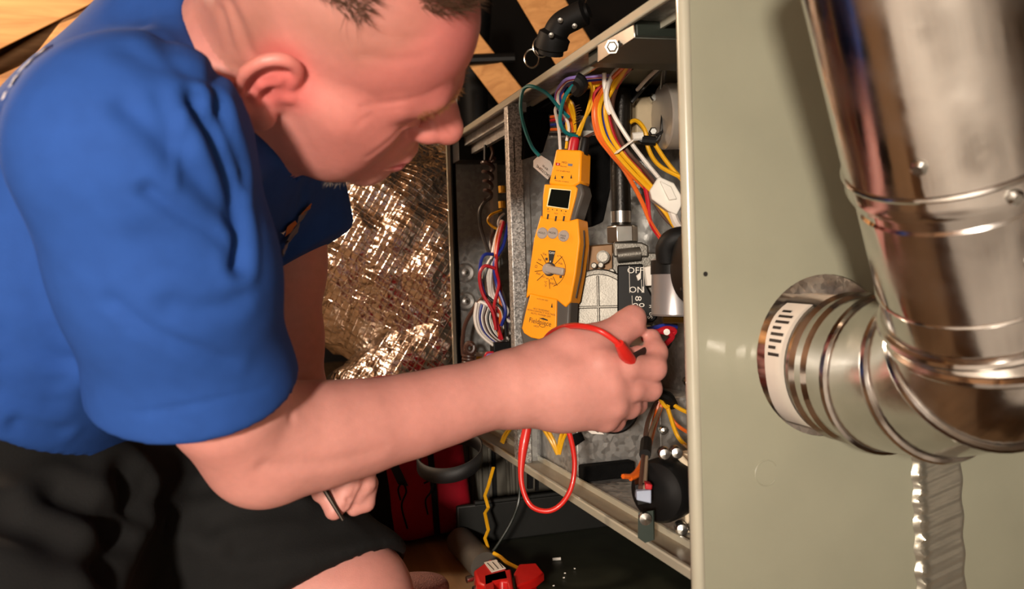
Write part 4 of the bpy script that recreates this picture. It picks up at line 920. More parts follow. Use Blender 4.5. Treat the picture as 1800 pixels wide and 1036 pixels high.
def surface(fn, lo, hi, h, cullfn=None, B=16):
    """sparse surface nets; fn(points, prims)"""
    lo = np.asarray(lo, float); n = np.ceil((np.asarray(hi) - lo) / (h * B)).astype(int)
    g = np.stack(np.meshgrid(*[np.arange(q) for q in n], indexing='ij'), -1).reshape(-1, 3)
    cen = lo + (g + .5) * B * h; hd = B * h * .5 * 1.7321
    dc = np.concatenate([fn(cen[i:i + 20000], None) for i in range(0, len(cen), 20000)])
    act = g[np.abs(dc) < hd * 1.25 + .004]
    NN = n * B + 2
    key = lambda I: (I[:, 0] * NN[1] + I[:, 1]) * NN[2] + I[:, 2]
    si = np.stack(np.meshgrid(*[np.arange(B + 1)] * 3, indexing='ij'), -1).reshape(-1, 3)
    corners = np.array([(i, j, k) for i in (0, 1) for j in (0, 1) for k in (0, 1)])
    ed = [(a, b) for a in range(8) for b in range(a + 1, 8) if np.abs(corners[a] - corners[b]).sum() == 1]
    VK, VP, Q = [], [], []
    for blk in act:
        b0 = blk * B; c = lo + (b0 + B / 2) * h
        prims = cullfn(c, hd) if cullfn else None
        if cullfn and not prims: continue
        D = fn(lo + (b0 + si) * h, prims).reshape(B + 1, B + 1, B + 1)
        S = D < 0
        if S.all() or not S.any(): continue
        cs = np.stack([S[i:i + B, j:j + B, k:k + B] for i, j, k in corners], -1).reshape(-1, 8)
        cd = np.stack([D[i:i + B, j:j + B, k:k + B] for i, j, k in corners], -1).reshape(-1, 8)
        m = cs.any(1) & ~cs.all(1)
        ci = np.stack(np.meshgrid(*[np.arange(B)] * 3, indexing='ij'), -1).reshape(-1, 3)[m]
        cs = cs[m]; cd = cd[m]; acc = np.zeros((len(cd), 3)); cnt = np.zeros(len(cd))
        for a, b in ed:
            x = cs[:, a] != cs[:, b]
            if not x.any(): continue
            t = cd[x, a] / (cd[x, a] - cd[x, b])
            acc[x] += corners[a] + t[:, None] * (corners[b] - corners[a]); cnt[x] += 1
        VK.append(key(b0 + ci)); VP.append(lo + (b0 + ci + acc / cnt[:, None]) * h)
        for ax in range(3):
            sl = [slice(0, B)] * 3; s2 = [slice(0, B)] * 3; s2[ax] = slice(1, B + 1)
            x = S[tuple(sl)] != S[tuple(s2)]
            if not x.any(): continue
            I = np.argwhere(x) + b0; ins = S[tuple(sl)][x]
            u, v = (ax + 1) % 3, (ax + 2) % 3
            eu = np.eye(3, dtype=int)[u]; ev = np.eye(3, dtype=int)[v]
            q = np.stack([key(I - eu - ev), key(I - ev), key(I), key(I - eu)], 1)
            q[~ins] = q[~ins][:, ::-1]
            Q.append(q)
    VK = np.concatenate(VK); VP = np.concatenate(VP); Q = np.concatenate(Q)
    o = np.argsort(VK); VK = VK[o]; VP = VP[o]
    ix = np.clip(np.searchsorted(VK, Q), 0, len(VK) - 1)
    ok = (VK[ix] == Q).all(1)
    return VP, ix[ok]
def vnormals(V, Q):
    fn = np.cross(V[Q[:, 2]] - V[Q[:, 0]], V[Q[:, 3]] - V[Q[:, 1]])
    N = np.zeros_like(V)
    for k in range(4): np.add.at(N, Q[:, k], fn)
    return N / np.maximum(np.linalg.norm(N, axis=1, keepdims=True), 1e-12)
def mesh_obj(name, V, Q, m, parent, colors=None, org=None):
    root = parent
    org = np.array(root.location) if root is not None else np.zeros(3)
    me = bpy.data.meshes.new(name); V = V - org
    me.vertices.add(len(V)); me.vertices.foreach_set('co', V.astype(np.float32).ravel())
    me.loops.add(Q.size); me.loops.foreach_set('vertex_index', Q.astype(np.int32).ravel())
    me.polygons.add(len(Q)); me.polygons.foreach_set('loop_start', np.arange(0, Q.size, 4, dtype=np.int32))
    me.polygons.foreach_set('use_smooth', np.ones(len(Q), dtype=bool))
    me.update(calc_edges=True); me.validate()
    if colors is not None:
        at_ = me.attributes.new('tint', 'FLOAT_COLOR', 'POINT')
        at_.data.foreach_set('color', np.concatenate([colors, np.ones((len(colors), 1))], 1).astype(np.float32).ravel())
    me.materials.append(m)
    o = bpy.data.objects.new(name, me); col.objects.link(o)
    if parent is not None: o.parent = parent
    return o
def project(V):
    c = (V - CAM) @ M
    return 900 + F * c[:, 0] / c[:, 2], 518 + F * c[:, 1] / c[:, 2], c[:, 2]
def drop(V, P, rad=7):
    """first surface point under each pixel of the polyline"""
    X, Y, Z = project(V); out = []
    for px, py in P:
        m = (np.abs(X - px) < rad) & (np.abs(Y - py) < rad)
        if m.any(): out.append(at(px, py, Z[m].min()))
    return out
def polydist(V, P):
    d = np.full(len(V), 9.0)
    for a, b in zip(P[:-1], P[1:]):
        ba = b - a; h = np.clip((V - a) @ ba / max(ba @ ba, 1e-12), 0, 1)
        d = np.minimum(d, np.linalg.norm(V - a - h[:, None] * ba, axis=1))
    return d
def crease(V, N, P, depth, w, side=.5, rad=7):
    X, Y, Z = project(V)
    D_ = [q for q in spline([A(*q, 0) for q in P], 6)]; zs = []; D2 = []
    for q in D_:
        mm = (np.abs(X - q[0]) < rad) & (np.abs(Y - q[1]) < rad)
        if mm.any(): zs.append(Z[mm].min()); D2.append(q)
    if len(zs) < 4: return V
    zs = np.array(zs); zp = np.pad(zs, 3, mode='edge')
    zs = np.array([np.median(zp[i:i + 7]) for i in range(len(zs))]); zp = np.pad(zs, 3, mode='edge')
    zs = np.array([np.mean(zp[i:i + 7]) for i in range(len(zs))])
    Q_ = [at(q[0], q[1], z) for q, z in zip(D2, zs)]
    lo_ = np.min(Q_, 0) - 4 * w; hi_ = np.max(Q_, 0) + 4 * w
    m = ((V > lo_) & (V < hi_)).all(1)
    if not m.any(): return V
    d = polydist(V[m], Q_)
    L = [0.0]
    a = np.exp(-(d / w) ** 2) * -depth + side * depth * np.exp(-((d - 2.0 * w) / (w * .9)) ** 2)
    V = V.copy(); V[m] += N[m] * a[:, None]
    return V
def wob(seed, n=10, fr=8):
    r = np.random.RandomState(seed); K = r.normal(size=(n, 3)) * fr; ph = r.uniform(0, 6.28, n)
    return lambda V: np.sin(V @ K.T + ph).sum(1) / math.sqrt(n)

# ------------------------------------------------------------------ the person: joints
HR_ = np.array([[0.80926855, 0.5530257, -0.19810853], [0.48917575, -0.44769567, 0.74851565], [0.32525606, -0.70266006, -0.63283278]])
HW = M @ HR_; HO = CAM + M @ A(-0.14802094, -0.20428639, 0.67175167)
hF, hU, hS = HW[:, 0], HW[:, 1], HW[:, 2]
def H(f, u, s): return HO + f * hF + u * hU + s * hS
SR, SL = at(235, 265, .56), at(497, 335, .93)
RC = at(442, 142, .722); nax = unit(M @ A(.845, -.46, -.28)); NB = RC - nax * .035
la = unit(SR - SL); PEL = at(95, 860, .86)
sp0 = PEL - (SR + SL) / 2; sp = unit(sp0 - la * np.dot(sp0, la)); fr = np.cross(la, sp)
if np.dot(fr, M @ A(1, 0, 0)) < 0: fr = -fr
MID = (SR + SL) / 2
person = empty('person', at(200, 1100, .9) * A(1, 1, 0), 'man in blue shirt and black shorts kneeling and reaching into the furnace', 'person')

body = Field()
# skull and face
AX = (hF, hU, hS)
def E(c, r, k=.02, op='u', ax=AX): body.ell(H(*c), ax, r, k, op)
E((-.008, .054, 0), (.099, .079, .0755), .02)
E((.036, .050, 0), (.062, .060, .064), .03)
E((.042, -.030, 0), (.050, .060, .053), .03)
for s_ in (-1, 1):
    body.chain([H(.010, -.030, .052 * s_), H(.014, -.052, .048 * s_), H(.052, -.072, .036 * s_), H(.082, -.086, .014 * s_)], [.016, .017, .016, .015], .03)
    body.chain([H(.068, -.004, .046 * s_), H(.040, .000, .060 * s_), H(.010, .004, .066 * s_)], [.014, .011, .008], .03)
    E((.048, -.034, .040 * s_), (.032, .036, .024), .022)
    E((.036, -.030, .050 * s_), (.034, .038, .018), .03)
    body.chain([H(.096, .029, .008 * s_), H(.088, .033, .030 * s_), H(.072, .028, .050 * s_)], [.011, .0105, .009], .018)
    body.ball(H(.106, .010, .031 * s_), .0165, .014, 's')
    body.ball(H(.0795, .0095, .0315 * s_), .0140, .006)
    body.chain([H(.0915, .0055, .022 * s_), H(.0925, .0035, .031 * s_), H(.084, .0055, .043 * s_)], .0030, .005)
    body.ell(H(.1060, -.0150, .0145 * s_), AX, (.0130, .0095, .0085), .006)
    body.ball(H(.1105, -.0250, .0080 * s_), .0045, .004, 's')
E((.087, -.084, 0), (.018, .017, .024), .02)
E((.081, -.050, 0), (.029, .034, .036), .016)
body.chain([H(.0970, .018, 0), H(.1110, .002, 0), H(.1205, -.008, 0)], [.0090, .0105, .0125], .012)
body.ball(H(.1235, -.0110, 0), .0125, .006)
for s_ in (-1, 1):
    body.chain([H(.1090, -.0530, .002 * s_), H(.1070, -.0540, .011 * s_), H(.0940, -.0585, .027 * s_)], [.0060, .0058, .0038], .006)
    body.chain([H(.1075, -.0655, 0), H(.1050, -.0650, .011 * s_), H(.0930, -.0610, .025 * s_)], [.0066, .0062, .0038], .006)
    body.chain([H(.1175, -.0592, 0), H(.1125, -.0592, .012 * s_), H(.0970, -.0605, .029 * s_)], [.0022, .0022, .0020], .003, 's')
# ears
for s_ in (-1, 1):
    def EP(a, b, o=0): # ear plane: a backwards, b up, o out
        return H(-.001 - .93 * a + .1 * o, .002 + b - .12 * a, s_ * (.0770 + .48 * a + o * .9))
    body.ell(EP(.013, .004, .001), (unit(EP(1, 0) - EP(0, 0)), hU, np.cross(unit(EP(1, 0) - EP(0, 0)), hU)), (.0195, .031, .0048), .004)
    rim = [EP(.000, .012, .003), EP(.003, .028, .004), EP(.014, .036, .005), EP(.026, .031, .005), EP(.033, .016, .005), EP(.031, -.002, .004), EP(.023, -.018, .004), EP(.012, -.027, .003)]
    body.chain(spline(rim, 3), .0042, .0025)
    body.ell(EP(.008, -.028, .005), (hF, hU, hS), (.0105, .0125, .0070), .003)
    body.ell(EP(.012, -.003, .0085), (unit(EP(1, 0) - EP(0, 0)), hU, hS), (.0085, .0125, .0065), .004, 's')
    body.chain(spline([EP(.009, .024, .0065), EP(.019, .025, .007), EP(.0255, .014, .007), EP(.025, .000, .0065)], 3), .0030, .003, 's')
    body.chain([EP(.010, .014, .004), EP(.019, .008, .004), EP(.021, -.006, .004), EP(.015, -.016, .004)], .0028, .004)
    body.ball(EP(-.002, -.001, .002), .0055, .006)
# neck
body.chain([H(-.028, -.010, 0), (H(-.03, -.05, 0) * .5 + NB * .5), NB], [.066, .064, .068], .03)
body.chain([H(.02, -.045, 0), NB + fr * .035 + la * .0], [.045, .045], .03)
body.chain([NB, SR * .7 + NB * .3, SR], [.05, .034, .045], .03); body.chain([NB, SL * .7 + NB * .3, SL], [.05, .034, .045], .03)
body.chain([NB, MID + sp * .2 - fr * .08, PEL], [.06, .05, .05], .05)
# right arm
body.chain([SR, at(330, 520, .61), at(402, 712, .662), at(452, 785, .698)], [.050, .047, .0425, .0405], .02)
body.chain([at(452, 785, .698), at(512, 772, .715), at(580, 762, .735), at(650, 748, .757), at(730, 729, .78), at(800, 709, .80), at(870, 690, .822), at(915, 678, .832)], [.0405, .0405, .0385, .0350, .0325, .0298, .0282, .0285], .025)
body.ball(at(462, 828, .70), .0185, .03); body.ell(at(480, 735, .695), (M @ A(.8, .55, 0), M @ A(-.55, .8, 0), M @ A(0, 0, 1)), (.03, .022, .028), .02)
# right hand: palm, four fingers, thumb
body.chain([at(905, 680, .832), at(960, 664, .836), at(1052, 637, .832)], [.028, .0225, .0150], .02)
body.chain([at(905, 682, .832), at(980, 676, .832), at(1072, 672, .832)], [.028, .022, .0155], .02)
body.chain([at(905, 684, .834), at(985, 698, .838), at(1078, 708, .842)], [.027, .021, .0150], .02)
body.chain([at(908, 690, .836), at(985, 714, .846), at(1064, 734, .856)], [.026, .020, .0140], .02)
body.chain([at(930, 660, .85), at(1000, 650, .86), at(1040, 690, .875)], [.022, .022, .020], .02)
body.chain([at(1052, 637, .832), at(1100, 646, .838), at(1148, 648, .853), at(1153, 620, .868), at(1146, 594, .880)], [.0150, .0132, .0128, .0112, .0092], .006)
body.chain([at(1074, 676, .834), at(1110, 684, .846), at(1142, 684, .862), at(1140, 655, .885), at(1125, 640, .892)], [.0152, .0128, .0122, .0108, .0092], .004)
body.chain([at(1078, 710, .842), at(1105, 716, .862), at(1118, 710, .882), at(1110, 680, .90)], [.0145, .0118, .0112, .009], .004)
body.chain([at(1062, 736, .856), at(1080, 740, .876), at(1088, 728, .893), at(1080, 705, .905)], [.0138, .0110, .0100, .0085], .004)
body.chain([at(1070, 640, .858), at(1098, 634, .868), at(1122, 622, .874)], [.010, .0098, .0085], .004)
body.chain([at(950, 640, .842), at(1000, 615, .846), at(1045, 600, .852), at(1083, 585, .862), at(1108, 566, .872), at(1115, 556, .875)], [.022, .0185, .0150, .0130, .0125, .0100], .014)
body.chain([at(1010, 612, .846), at(1052, 628, .845)], [.012, .010], .02)
# left arm and hand
body.chain([SL, at(492, 470, .945), at(492, 600, .95), at(505, 705, .95)], [.052, .047, .044, .041], .02)
body.chain([at(505, 705, .95), at(540, 745, .91), at(580, 790, .865)], [.041, .036, .030], .02)
body.ell(at(600, 818, .852), (M @ A(.75, .66, 0), M @ A(-.66, .75, 0), M @ A(0, 0, 1)), (.036, .030, .020), .012)
for Pq, rq in (([(575, 815, .915), (558, 838, .905), (566, 866, .902)], [.013, .0115, .0112]), ([(575, 860, .905), (582, 880, .903), (587, 898, .900)], [.0105, .0108, .0100]), ([(618, 815, .915), (614, 845, .905), (600, 882, .902)], [.0145, .0140, .0115]), ([(640, 822, .92), (640, 850, .915), (628, 872, .912)], [.0130, .0122, .0105]), ([(648, 850, .925), (642, 884, .918), (622, 894, .912)], [.0105, .0098, .0085])):
    body.chain([at(q[0], q[1], q[2] - .085) for q in Pq], [r_ * .92 for r_ in rq], .0030)
# left leg (knee shows), right leg
LK = at(605, 1062, .885)
body.chain([at(170, 885, .92), at(450, 985, .905), LK], [.060, .072, .068], .03)
body.chain([LK, at(420, 1170, 1.05), at(150, 1130, 1.22)], [.062, .055, .045], .03)
body.chain([PEL, at(40, 905, .78), at(-40, 1130, .66)], [.05, .06, .06], .03)
lo = np.min([q[2] - q[3] for q in body.p if q[4] == 'u'], 0) - .01; hi = np.max([q[2] + q[3] for q in body.p if q[4] == 'u'], 0) + .01
BV, BQ = surface(lambda P, pr: body.ev(P, pr), lo, hi, .0021, body.cull)
BN = vnormals(BV, BQ)
# facial and hand creases
for P, dp, w in (([(722, 226), (700, 245), (672, 268), (650, 284)], .0022, .0035), ([(640, 192), (690, 184), (740, 176), (780, 160)], .0012, .003), ([(668, 202), (700, 196), (725, 200)], .0008, .002), ([(655, 205), (640, 214), (628, 226)], .0008, .003),
                 ([(398, 10), (420, 60), (432, 95)], .0030, .006), ([(385, 20), (398, 80), (412, 130)], .0022, .005), ([(640, 100), (700, 110), (760, 100)], .0006, .004), ([(660, 60), (720, 70), (780, 62)], .0005, .004),
                 ([(512, 690), (520, 712), (517, 735)], .0016, .004), ([(465, 822), (520, 820), (600, 812), (680, 795)], .0016, .006), ([(1075, 560), (1090, 568), (1105, 570)], .0007, .002), ([(1062, 578), (1078, 590), (1088, 600)], .0007, .002), ([(1135, 632), (1150, 638), (1162, 638)], .0006, .0025), ([(627, 860), (622, 872), (616, 884), (608, 896)], .0035, .0022), ([(612, 880), (628, 878), (646, 866)], .0030, .0020), ([(553, 868), (566, 874), (582, 866)], .0030, .0020)):
    BV = crease(BV, BN, P, dp, w, .12, 9)
# tint per vertex: colours of skin, shaved hair, lips, plus a face darkened against the lamp
L3 = (BV - HO) @ np.stack([hF, hU, hS], 1); lf, lu, ls = L3.T
X_, Y_, Z_ = project(BV)
def sm(x, a, b): t = np.clip((x - a) / (b - a), 0, 1); return t * t * (3 - 2 * t)
SK = np.array(srgb('#C78A80')); base = np.tile(SK, (len(BV), 1))
def mixc(mask, c):
    global base
    base = base * (1 - mask[:, None]) + np.array(srgb(c)) * mask[:, None]
n_ = wob(3, 12, 60)(BV); n2_ = wob(5, 12, 25)(BV)
onhead = np.exp(-(np.linalg.norm(L3 - A(.01, .03, 0), axis=1) / .135) ** 8)
mixc(onhead * (.25 + .40 * sm(lf, -.02, .06)), '#B4625B')  # ruddy head, deepened because the lamp lights it too strongly
mixc(onhead * .55 * np.exp(-(np.linalg.norm(L3 - A(.085, .075, 0), axis=1) / .05) ** 2), '#C2545A')
mixc(.5 * np.exp(-(np.linalg.norm(L3 - A(.118, -.015, 0), axis=1) / .022) ** 2), '#CE6A62')
mixc(.7 * np.exp(-(np.linalg.norm(L3 - A(-.012, .010, .083), axis=1) / .03) ** 4), '#D2605E')
hair = onhead * sm(np.maximum(lu - .045 - np.maximum(lf - .03, 0) * 1.2, (-lf - .02) * 1.0 - (lu < -.02) * .05), -.006, .025) * sm(-lf, -.068, -.045)
mixc(np.clip(hair * (.42 + .08 * n_), 0, .7), '#7E5A48')
beard = onhead * sm(-lu, .066, .082) * sm(lf, .045, .07)
mixc(np.clip(beard * (.45 + .15 * n_), 0, .8), '#8E7A6C')
lip = np.exp(-((lu + .0592) / .0080) ** 4) * sm(lf, .088, .096) * (np.abs(ls) < .026) * sm(.026 - np.abs(ls), 0, .006)
mixc(lip * .75, '#C2606A')
brow = np.exp(-((lu - .035 + .25 * np.maximum(np.abs(ls) - .03, 0)) / .006) ** 2) * sm(lf, .06, .075) * (np.abs(ls) > .008) * (np.abs(ls) < .052)
mixc(np.clip(brow * (.35 + .15 * n_), 0, .6), '#A5774F')
base *= (1 + .05 * n2_[:, None] * A(.6, 1, 1))
def skin_mat():
    m, nt, b = newmat('skin'); N = nt.nodes.new; L = nt.links.new
    a = N('ShaderNodeAttribute'); a.attribute_name = 'tint'
    tc = N('ShaderNodeTexCoord'); nz = N('ShaderNodeTexNoise'); nz.inputs['Scale'].default_value = 130; nz.inputs['Detail'].default_value = 5
    L(tc.outputs['Object'], nz.inputs['Vector'])
    mr = N('ShaderNodeMapRange'); mr.inputs['To Min'].default_value = .90; mr.inputs['To Max'].default_value = 1.1; L(nz.outputs['Fac'], mr.inputs['Value'])
    sc = N('ShaderNodeVectorMath'); sc.operation = 'SCALE'; L(a.outputs['Color'], sc.inputs[0]); L(mr.outputs[0], sc.inputs['Scale'])
    L(sc.outputs[0], b.inputs['Base Color']); b.inputs['Roughness'].default_value = .48
    b.inputs['Subsurface Weight'].default_value = .35; b.inputs['Subsurface Radius'].default_value = (.010, .0035, .002); b.inputs['Subsurface Scale'].default_value = 1
    n2 = N('ShaderNodeTexNoise'); n2.inputs['Scale'].default_value = 900; L(tc.outputs['Object'], n2.inputs['Vector'])
    bp = N('ShaderNodeBump'); bp.inputs['Strength'].default_value = .18; bp.inputs['Distance'].default_value = .001
    L(n2.outputs['Fac'], bp.inputs['Height']); L(bp.outputs[0], b.inputs['Normal'])
    return m
SKIN = skin_mat()
bo = mesh_obj('body', BV, BQ, SKIN, person, base)

# ------------------------------------------------------------------ shirt
sh = Field()
sh.ell(at(278, 258, .775), (sp, fr, la), (.115, .098, .130), .06)
sh.ell(MID + sp * .10 - fr * .055, (sp, fr, la), (.17, .118, .150), .06)
sh.ell(MID + sp * .29 - fr * .075, (sp, fr, la), (.20, .130, .165), .06)
sh.ell(PEL - sp * .03 - fr * .05, (sp, fr, la), (.14, .128, .172), .06)
sh.chain([NB - nax * .02, SR * .6 + NB * .4 - nax * .01, SR], [.074, .058, .066], .05); sh.chain([NB - nax * .02, SL * .6 + NB * .4 - nax * .01, SL], [.074, .060, .062], .05)
sh.chain([RC + nax * .02, NB], [.0755, .080], .03)
sh.chain([at(285, 120, .735), at(335, 60, .735), at(385, -20, .735)], [.055, .055, .05], .04)
shR = Field(); shL = Field()
shR.chain([SR, at(300, 480, .60), at(345, 690, .655), at(366, 780, .68)], [.074, .071, .071, .070], .03)
shL.chain([SL, at(515, 420, .935), at(520, 520, .94)], [.062, .060, .062], .03)
neckf = Field(); neckf.chain([H(.0, .0, 0), (H(-.03, -.05, 0) * .5 + NB * .5), NB], [.07, .068, .072], .02); neckf.chain([H(.02, -.045, 0), NB + fr * .035], [.049, .049], .03)
# cutting planes: sleeve hem, other sleeve hem, bottom hem, neckline
def plane(a, b, c, inside):
    n = unit(np.cross(b - a, c - a)); n = n if np.dot(n, inside - a) < 0 else -n
    return a, n
def hemplane(a, b, axis):
    e = unit(b - a); return a, unit(axis - e * np.dot(axis, e))
hemA = hemplane(at(215, 742, .61), at(498, 712, .635), at(375, 780, .68) - SR)
hemB = hemplane(at(470, 486, .90), at(594, 408, .90), at(520, 520, .94) - SL)
nkp = (RC + nax * .010, nax)
hemC_p = at(190, 800, .70) + sp * .020; hemC_n = unit(sp - fr * .22)
armR = Field(); armR.chain([SR, at(330, 520, .61), at(402, 712, .662), at(452, 785, .698)], [.050, .047, .0425, .0405], .02)
armL = Field(); armL.chain([SL, at(492, 470, .945), at(492, 600, .95)], [.052, .047, .044], .02)
def smax(a, b, k=.007):
    h = np.maximum(k - np.abs(a - b), 0) / k
    return np.maximum(a, b) + h * h * k * .25
def relax(V, Q, n=2, lam=.5):
    for _ in range(n):
        S_ = np.zeros_like(V); c_ = np.zeros(len(V))
        for k in range(4):
            np.add.at(S_, Q[:, k], V[Q[:, (k + 1) % 4]] + V[Q[:, (k + 3) % 4]]); np.add.at(c_, Q[:, k], 2)
        V = V + lam * (S_ / np.maximum(c_, 1)[:, None] - V)
    return V
def smin(a, b, k):
    h = np.maximum(k - np.abs(a - b), 0) / k
    return np.minimum(a, b) - h * h * k * .25
def shirt_cull(c, R): return (sh.cull(c, R), shR.cull(c, R + .03), shL.cull(c, R + .03))
def shirt_fn(P, prims):
    a, b, c = prims if prims else (None, None, None)
    d = smax(sh.ev(P, a), (P - hemC_p) @ hemC_n)
    hA = (P - hemA[0]) @ hemA[1]; dR = smax(shR.ev(P, b), hA)
    dR = np.where(hA > -.04, np.maximum(dR, -(armR.ev(P) - .006)), dR)
    dL = smax(shL.ev(P, c), (P - hemB[0]) @ hemB[1])
    d = smin(smin(d, dR, .025), dL, .025)
    nk = (P - nkp[0]) @ nkp[1]
    nearN = np.linalg.norm(P - RC, axis=1) < .16
    d = np.where(nearN, smax(d, nk), d)
    d = np.where((nk > -.016) & nearN, d - .0022, d)
    return np.where(nearN, np.maximum(d, -(neckf.ev(P) - .001)), d)
lo = np.min([q[2] - q[3] for q in sh.p + shR.p + shL.p], 0) - .01; hi = np.max([q[2] + q[3] for q in sh.p + shR.p + shL.p], 0) + .01
SV, SQ = surface(shirt_fn, lo, hi, .0036, shirt_cull)
SV = relax(SV, SQ, 3)
SN = relax(vnormals(SV, SQ), SQ, 14, .7); SN /= np.maximum(np.linalg.norm(SN, axis=1, keepdims=True), 1e-9)
SV = SV + SN * (wob(11, 12, 14)(SV) * .0016)[:, None]
for P, dp, w in (([(352, 0), (366, 60), (380, 125), (388, 190), (386, 225)], .006, .007), ([(392, 190), (408, 232), (426, 275), (440, 320)], .007, .007), ([(348, 178), (368, 212), (388, 250), (408, 300), (424, 360), (428, 420), (424, 465)], .011, .008),
                 ([(225, 190), (262, 222), (300, 262), (340, 305), (385, 350), (410, 385)], .006, .009), ([(285, 180), (300, 215), (312, 250)], .004, .008), ([(262, 337), (313, 374), (372, 406), (409, 438)], .0045, .006),
                 
                 ([(200, 532), (255, 575), (330, 612), (420, 647)], .0035, .007), ([(305, 539), (360, 546), (425, 534)], .004, .010), ([(260, 420), (320, 455), (390, 470)], .003, .012),
                 ([(5, 640), (50, 668), (95, 682)], .004, .010), ([(0, 690), (50, 708), (105, 718)], .004, .010), ([(30, 745), (75, 757), (120, 765)], .004, .007), ([(0, 590), (60, 622), (120, 640)], .004, .010),
                 ([(290, 40), (300, 90), (330, 120), (352, 126)], .004, .010), ([(235, 85), (270, 105)], .003, .010), ([(548, 310), (540, 350), (538, 400)], .004, .008)):
    SV = crease(SV, SN, P, dp * .75, w * .85, .18, 9)
# raised seam lines: sleeve hem stitch, shoulder seam
for P, dp, w in (([(362, 139), (335, 180), (318, 225), (308, 262), (312, 330)], -.0016, .003), ([(232, 730), (320, 716), (420, 696), (494, 676)], .0012, .0025)):
    SV = crease(SV, SN, P, dp, w, 0, 8)
SHIRT = mat('royal_blue_cotton', '#24478A', .85, 0, .06, 60, bump=.10, bs=900, spec=.15)
shirt = mesh_obj('shirt', SV, SQ, SHIRT, person); shirt['label'] = 'royal blue short sleeved T-shirt'
def decal(name, P, m, par, off=.0022):
    X, Y, Z = project(SV)
    P = [np.asarray(q, float) for q in P]; n0 = len(P)
    P = [P[i] * (1 - t) + P[(i + 1) % n0] * t for i in range(n0) for t in (0, .34, .67)]
    c = np.mean(P, 0); n = len(P); pts = []
    for q in [c] + [c + (q - c) * k for k in (.5, 1.0) for q in P]:
        mm = (np.abs(X - q[0]) < 9) & (np.abs(Y - q[1]) < 9)
        if not mm.any(): return None
        g = at(q[0], q[1], np.percentile(Z[mm], 25)); i_ = np.argmin(((SV - g) ** 2).sum(1))
        pts.append(SV[i_] * .5 + g * .5 + SN[i_] * off + unit(CAM - g) * off)
    Fc = [(0, 1 + i, 1 + (i + 1) % n) for i in range(n)] + [(1 + i, 1 + n + i, 1 + n + (i + 1) % n, 1 + (i + 1) % n) for i in range(n)]
    return MB().add(pts, Fc).build(name, m, par, sharp=80)
PRW = mat('white_shirt_print', '#C9C4C8', .7, 0, .05, 30); PRO = mat('orange_shirt_print', '#B0632A', .7, 0, .15, 60); PRG = mat('grey_shirt_print', '#6E6A72', .7, 0, .2, 80)
for P, m_ in (([(80, 86), (94, 79), (72, 106), (57, 126), (37, 135), (45, 118)], PRW), ([(31, 141), (57, 129), (48, 150), (22, 160)], PRW), ([(14, 166), (24, 164), (18, 176), (8, 177)], PRW),
              ([(528, 374), (545, 354), (543, 364), (530, 378)], PRO), ([(502, 398), (516, 386), (520, 392), (508, 408), (500, 414)], PRO), ([(524, 378), (540, 366), (530, 385), (520, 396)], PRG), ([(512, 404), (526, 390), (522, 408), (508, 424), (500, 428)], PRG), ([(492, 410), (500, 404), (497, 412)], PRW), ([(470, 458), (486, 442), (498, 436), (508, 422), (502, 440), (484, 456)], PRG)):
    decal('shirt_print', P, m_, shirt)

# ------------------------------------------------------------------ shorts
st_ = Field()
st_.ell(PEL - sp * .02 - fr * .05, (sp, fr, la), (.17, .116, .160), .05)
st_.chain([at(150, 880, .92), at(430, 968, .905), at(600, 1052, .885)], [.120, .105, .083], .05)
st_.chain([PEL, at(45, 905, .78), at(-30, 1110, .66)], [.12, .115, .10], .04)
hemS = hemplane(at(515, 1036, .815), at(670, 952, .85), LK - at(170, 885, .92))
kneeF = Field(); kneeF.chain([at(170, 885, .92), at(450, 985, .905), LK], [.060, .072, .068], .03)
def shorts_fn(P, prims):
    d = st_.ev(P, prims)
    hS = (P - hemS[0]) @ hemS[1]
    leg = (P - PEL) @ unit(LK - PEL) > .12
    d = np.where(leg, smax(d, hS), d)
    d = np.where(hS > -.04, np.maximum(d, -(kneeF.ev(P) - .007)), d)
    return np.maximum(d, (P - (PEL - sp * .16)) @ -sp)
lo = np.min([q[2] - q[3] for q in st_.p], 0) - .01; hi = np.max([q[2] + q[3] for q in st_.p], 0) + .01
TV, TQ = surface(shorts_fn, lo, hi, .0042, st_.cull)
TV = relax(TV, TQ, 3); TN = vnormals(TV, TQ); TV = TV + TN * (wob(21, 12, 18)(TV) * .003)[:, None]
for P, dp, w in (([(235, 835), (228, 880), (215, 930), (180, 1000)], .012, .014), ([(265, 850), (245, 885), (232, 900)], .006, .010), ([(275, 890), (360, 860), (430, 840)], .004, .010), ([(300, 920), (400, 895), (520, 880)], .004, .010), ([(370, 930), (470, 915), (590, 900)], .004, .010), ([(420, 965), (520, 945), (620, 925)], .004, .010), ([(100, 870), (160, 890), (200, 930)], .008, .012), ([(0, 910), (70, 925), (130, 960)], .006, .014)):
    TV = crease(TV, TN, P, dp, w, .5, 12)
SHORT = mat('black_shorts_fabric', '#141414', .85, 0, .12, 40, bump=.15, bs=700, spec=.2)
so = mesh_obj('shorts', TV, TQ, SHORT, person); so['label'] = 'black knee length shorts'

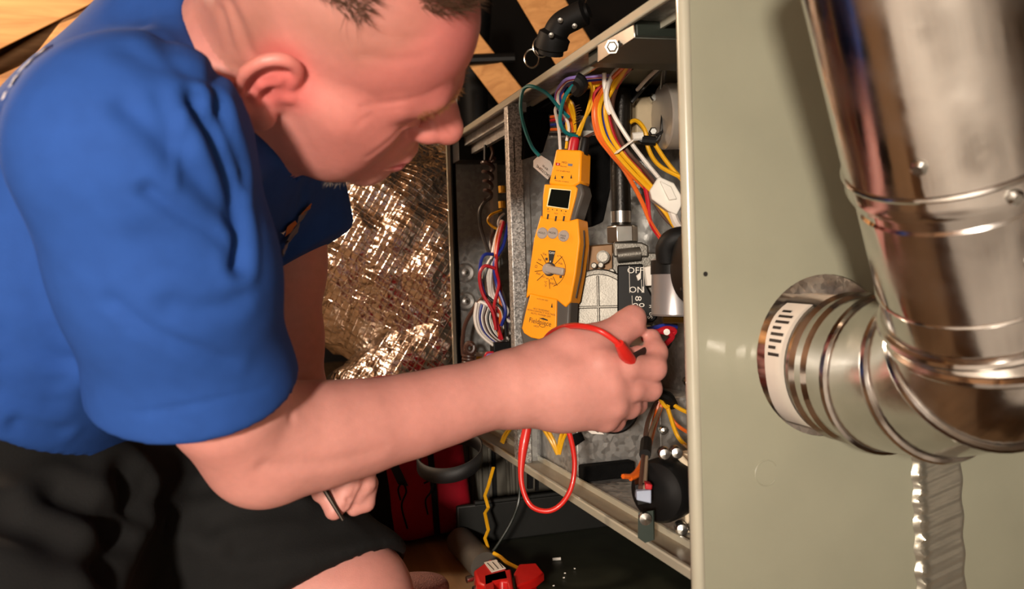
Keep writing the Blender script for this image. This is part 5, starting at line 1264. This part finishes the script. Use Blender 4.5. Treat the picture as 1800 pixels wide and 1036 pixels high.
# ------------------------------------------------------------------ short hair
rh = np.random.RandomState(2)
def hair_tuft(name, mask, nmax, ln, m, lean, thick):
    ix = np.flatnonzero(mask); ix = rh.choice(ix, min(nmax, len(ix)), replace=False)
    V = []; Fc = []
    for i in ix:
        p = BV[i] + rh.normal(size=3) * .0008; n = BN[i]; d = unit(n * .55 + lean + rh.normal(size=3) * .22); L_ = ln * rh.uniform(.6, 1.2)
        s1 = perp(d) * thick; s2 = np.cross(d, s1)
        o = len(V); mid = p + d * L_ * .5
        V += [p + s1, p - .5 * s1 + .87 * s2, p - .5 * s1 - .87 * s2, p + d * L_ + n * -.001]
        Fc += [(o, o + 1, o + 3), (o + 1, o + 2, o + 3), (o + 2, o, o + 3)]
    b = MB(); b.V = [tuple(map(float, v)) for v in V]; b.F = Fc
    o = b.build(name, m, person); o['kind'] = 'stuff'; return o
HAIRM = mat('brown_hair', '#4A3524', .6, 0, .3, 120)
top = (((lu > .085 - .25 * (lf < -.02) * (-lf - .02)) & (lf < .016)) | ((lu > .106) & (lf > .035) & (np.abs(ls) < .045))) & (onhead > .3)
hair_tuft('hair', top, 9000, .016, HAIRM, hF * .5 + hU * .1, .00035)
BRWM = mat('eyebrow_hair', '#8A6038', .6, 0, .3, 120)
hair_tuft('eyebrow', brow > .35, 500, .006, BRWM, -hS * 0 + hU * .3, .00016)
hair_tuft('goatee', (lu < -.078) & (lf > .06) & (onhead > .3), 900, .006, mat('grey_beard', '#8F8378', .6, 0, .3, 120), -hU * .5, .00016)
# tool held in the left hand
tv = empty('screwdriver', at(598, 908, .805), 'thin dark screwdriver held in the lowered left hand', 'screwdriver')
MB().tube(W([(560, 842, .808), (580, 876, .805), (603, 915, .803)]), [.0028, .0026, .0018], 10).build('shaft', mat('dark_steel_tool', '#2C241E', .35, .7, .15, 50), tv)
MB().tube(W([(548, 812, .812), (560, 842, .808)]), [.0075, .006], 12).build('handle', BLKPLA, tv)
# thumb nails
# ------------------------------------------------------------------ things seen past the person
bx_ = at(480, 520, 1.33)
rl = empty('insulation_roll', bx_ * A(1, 1, 0), 'pink insulation roll standing behind the lowered arm', 'insulation')
PINK = mat('pink_insulation', '#B58A86', .95, 0, .15, 80, bump=.7, bs=400, spec=.1)
MB().lathe([(.05, 0), (.062, .004), (.066, .03), (.066, bx_[2] - .02), (.062, bx_[2] + .012), (.045, bx_[2] + .02), (0, bx_[2] + .016)], bx_ * A(1, 1, 0), (0, 0, 1), 36).build('batting', PINK, rl)
MB().lathe([(.0675, .10), (.0675, .13)], bx_ * A(1, 1, 0), (0, 0, 1), 36).build('wrap_band', BLKPLA, rl)
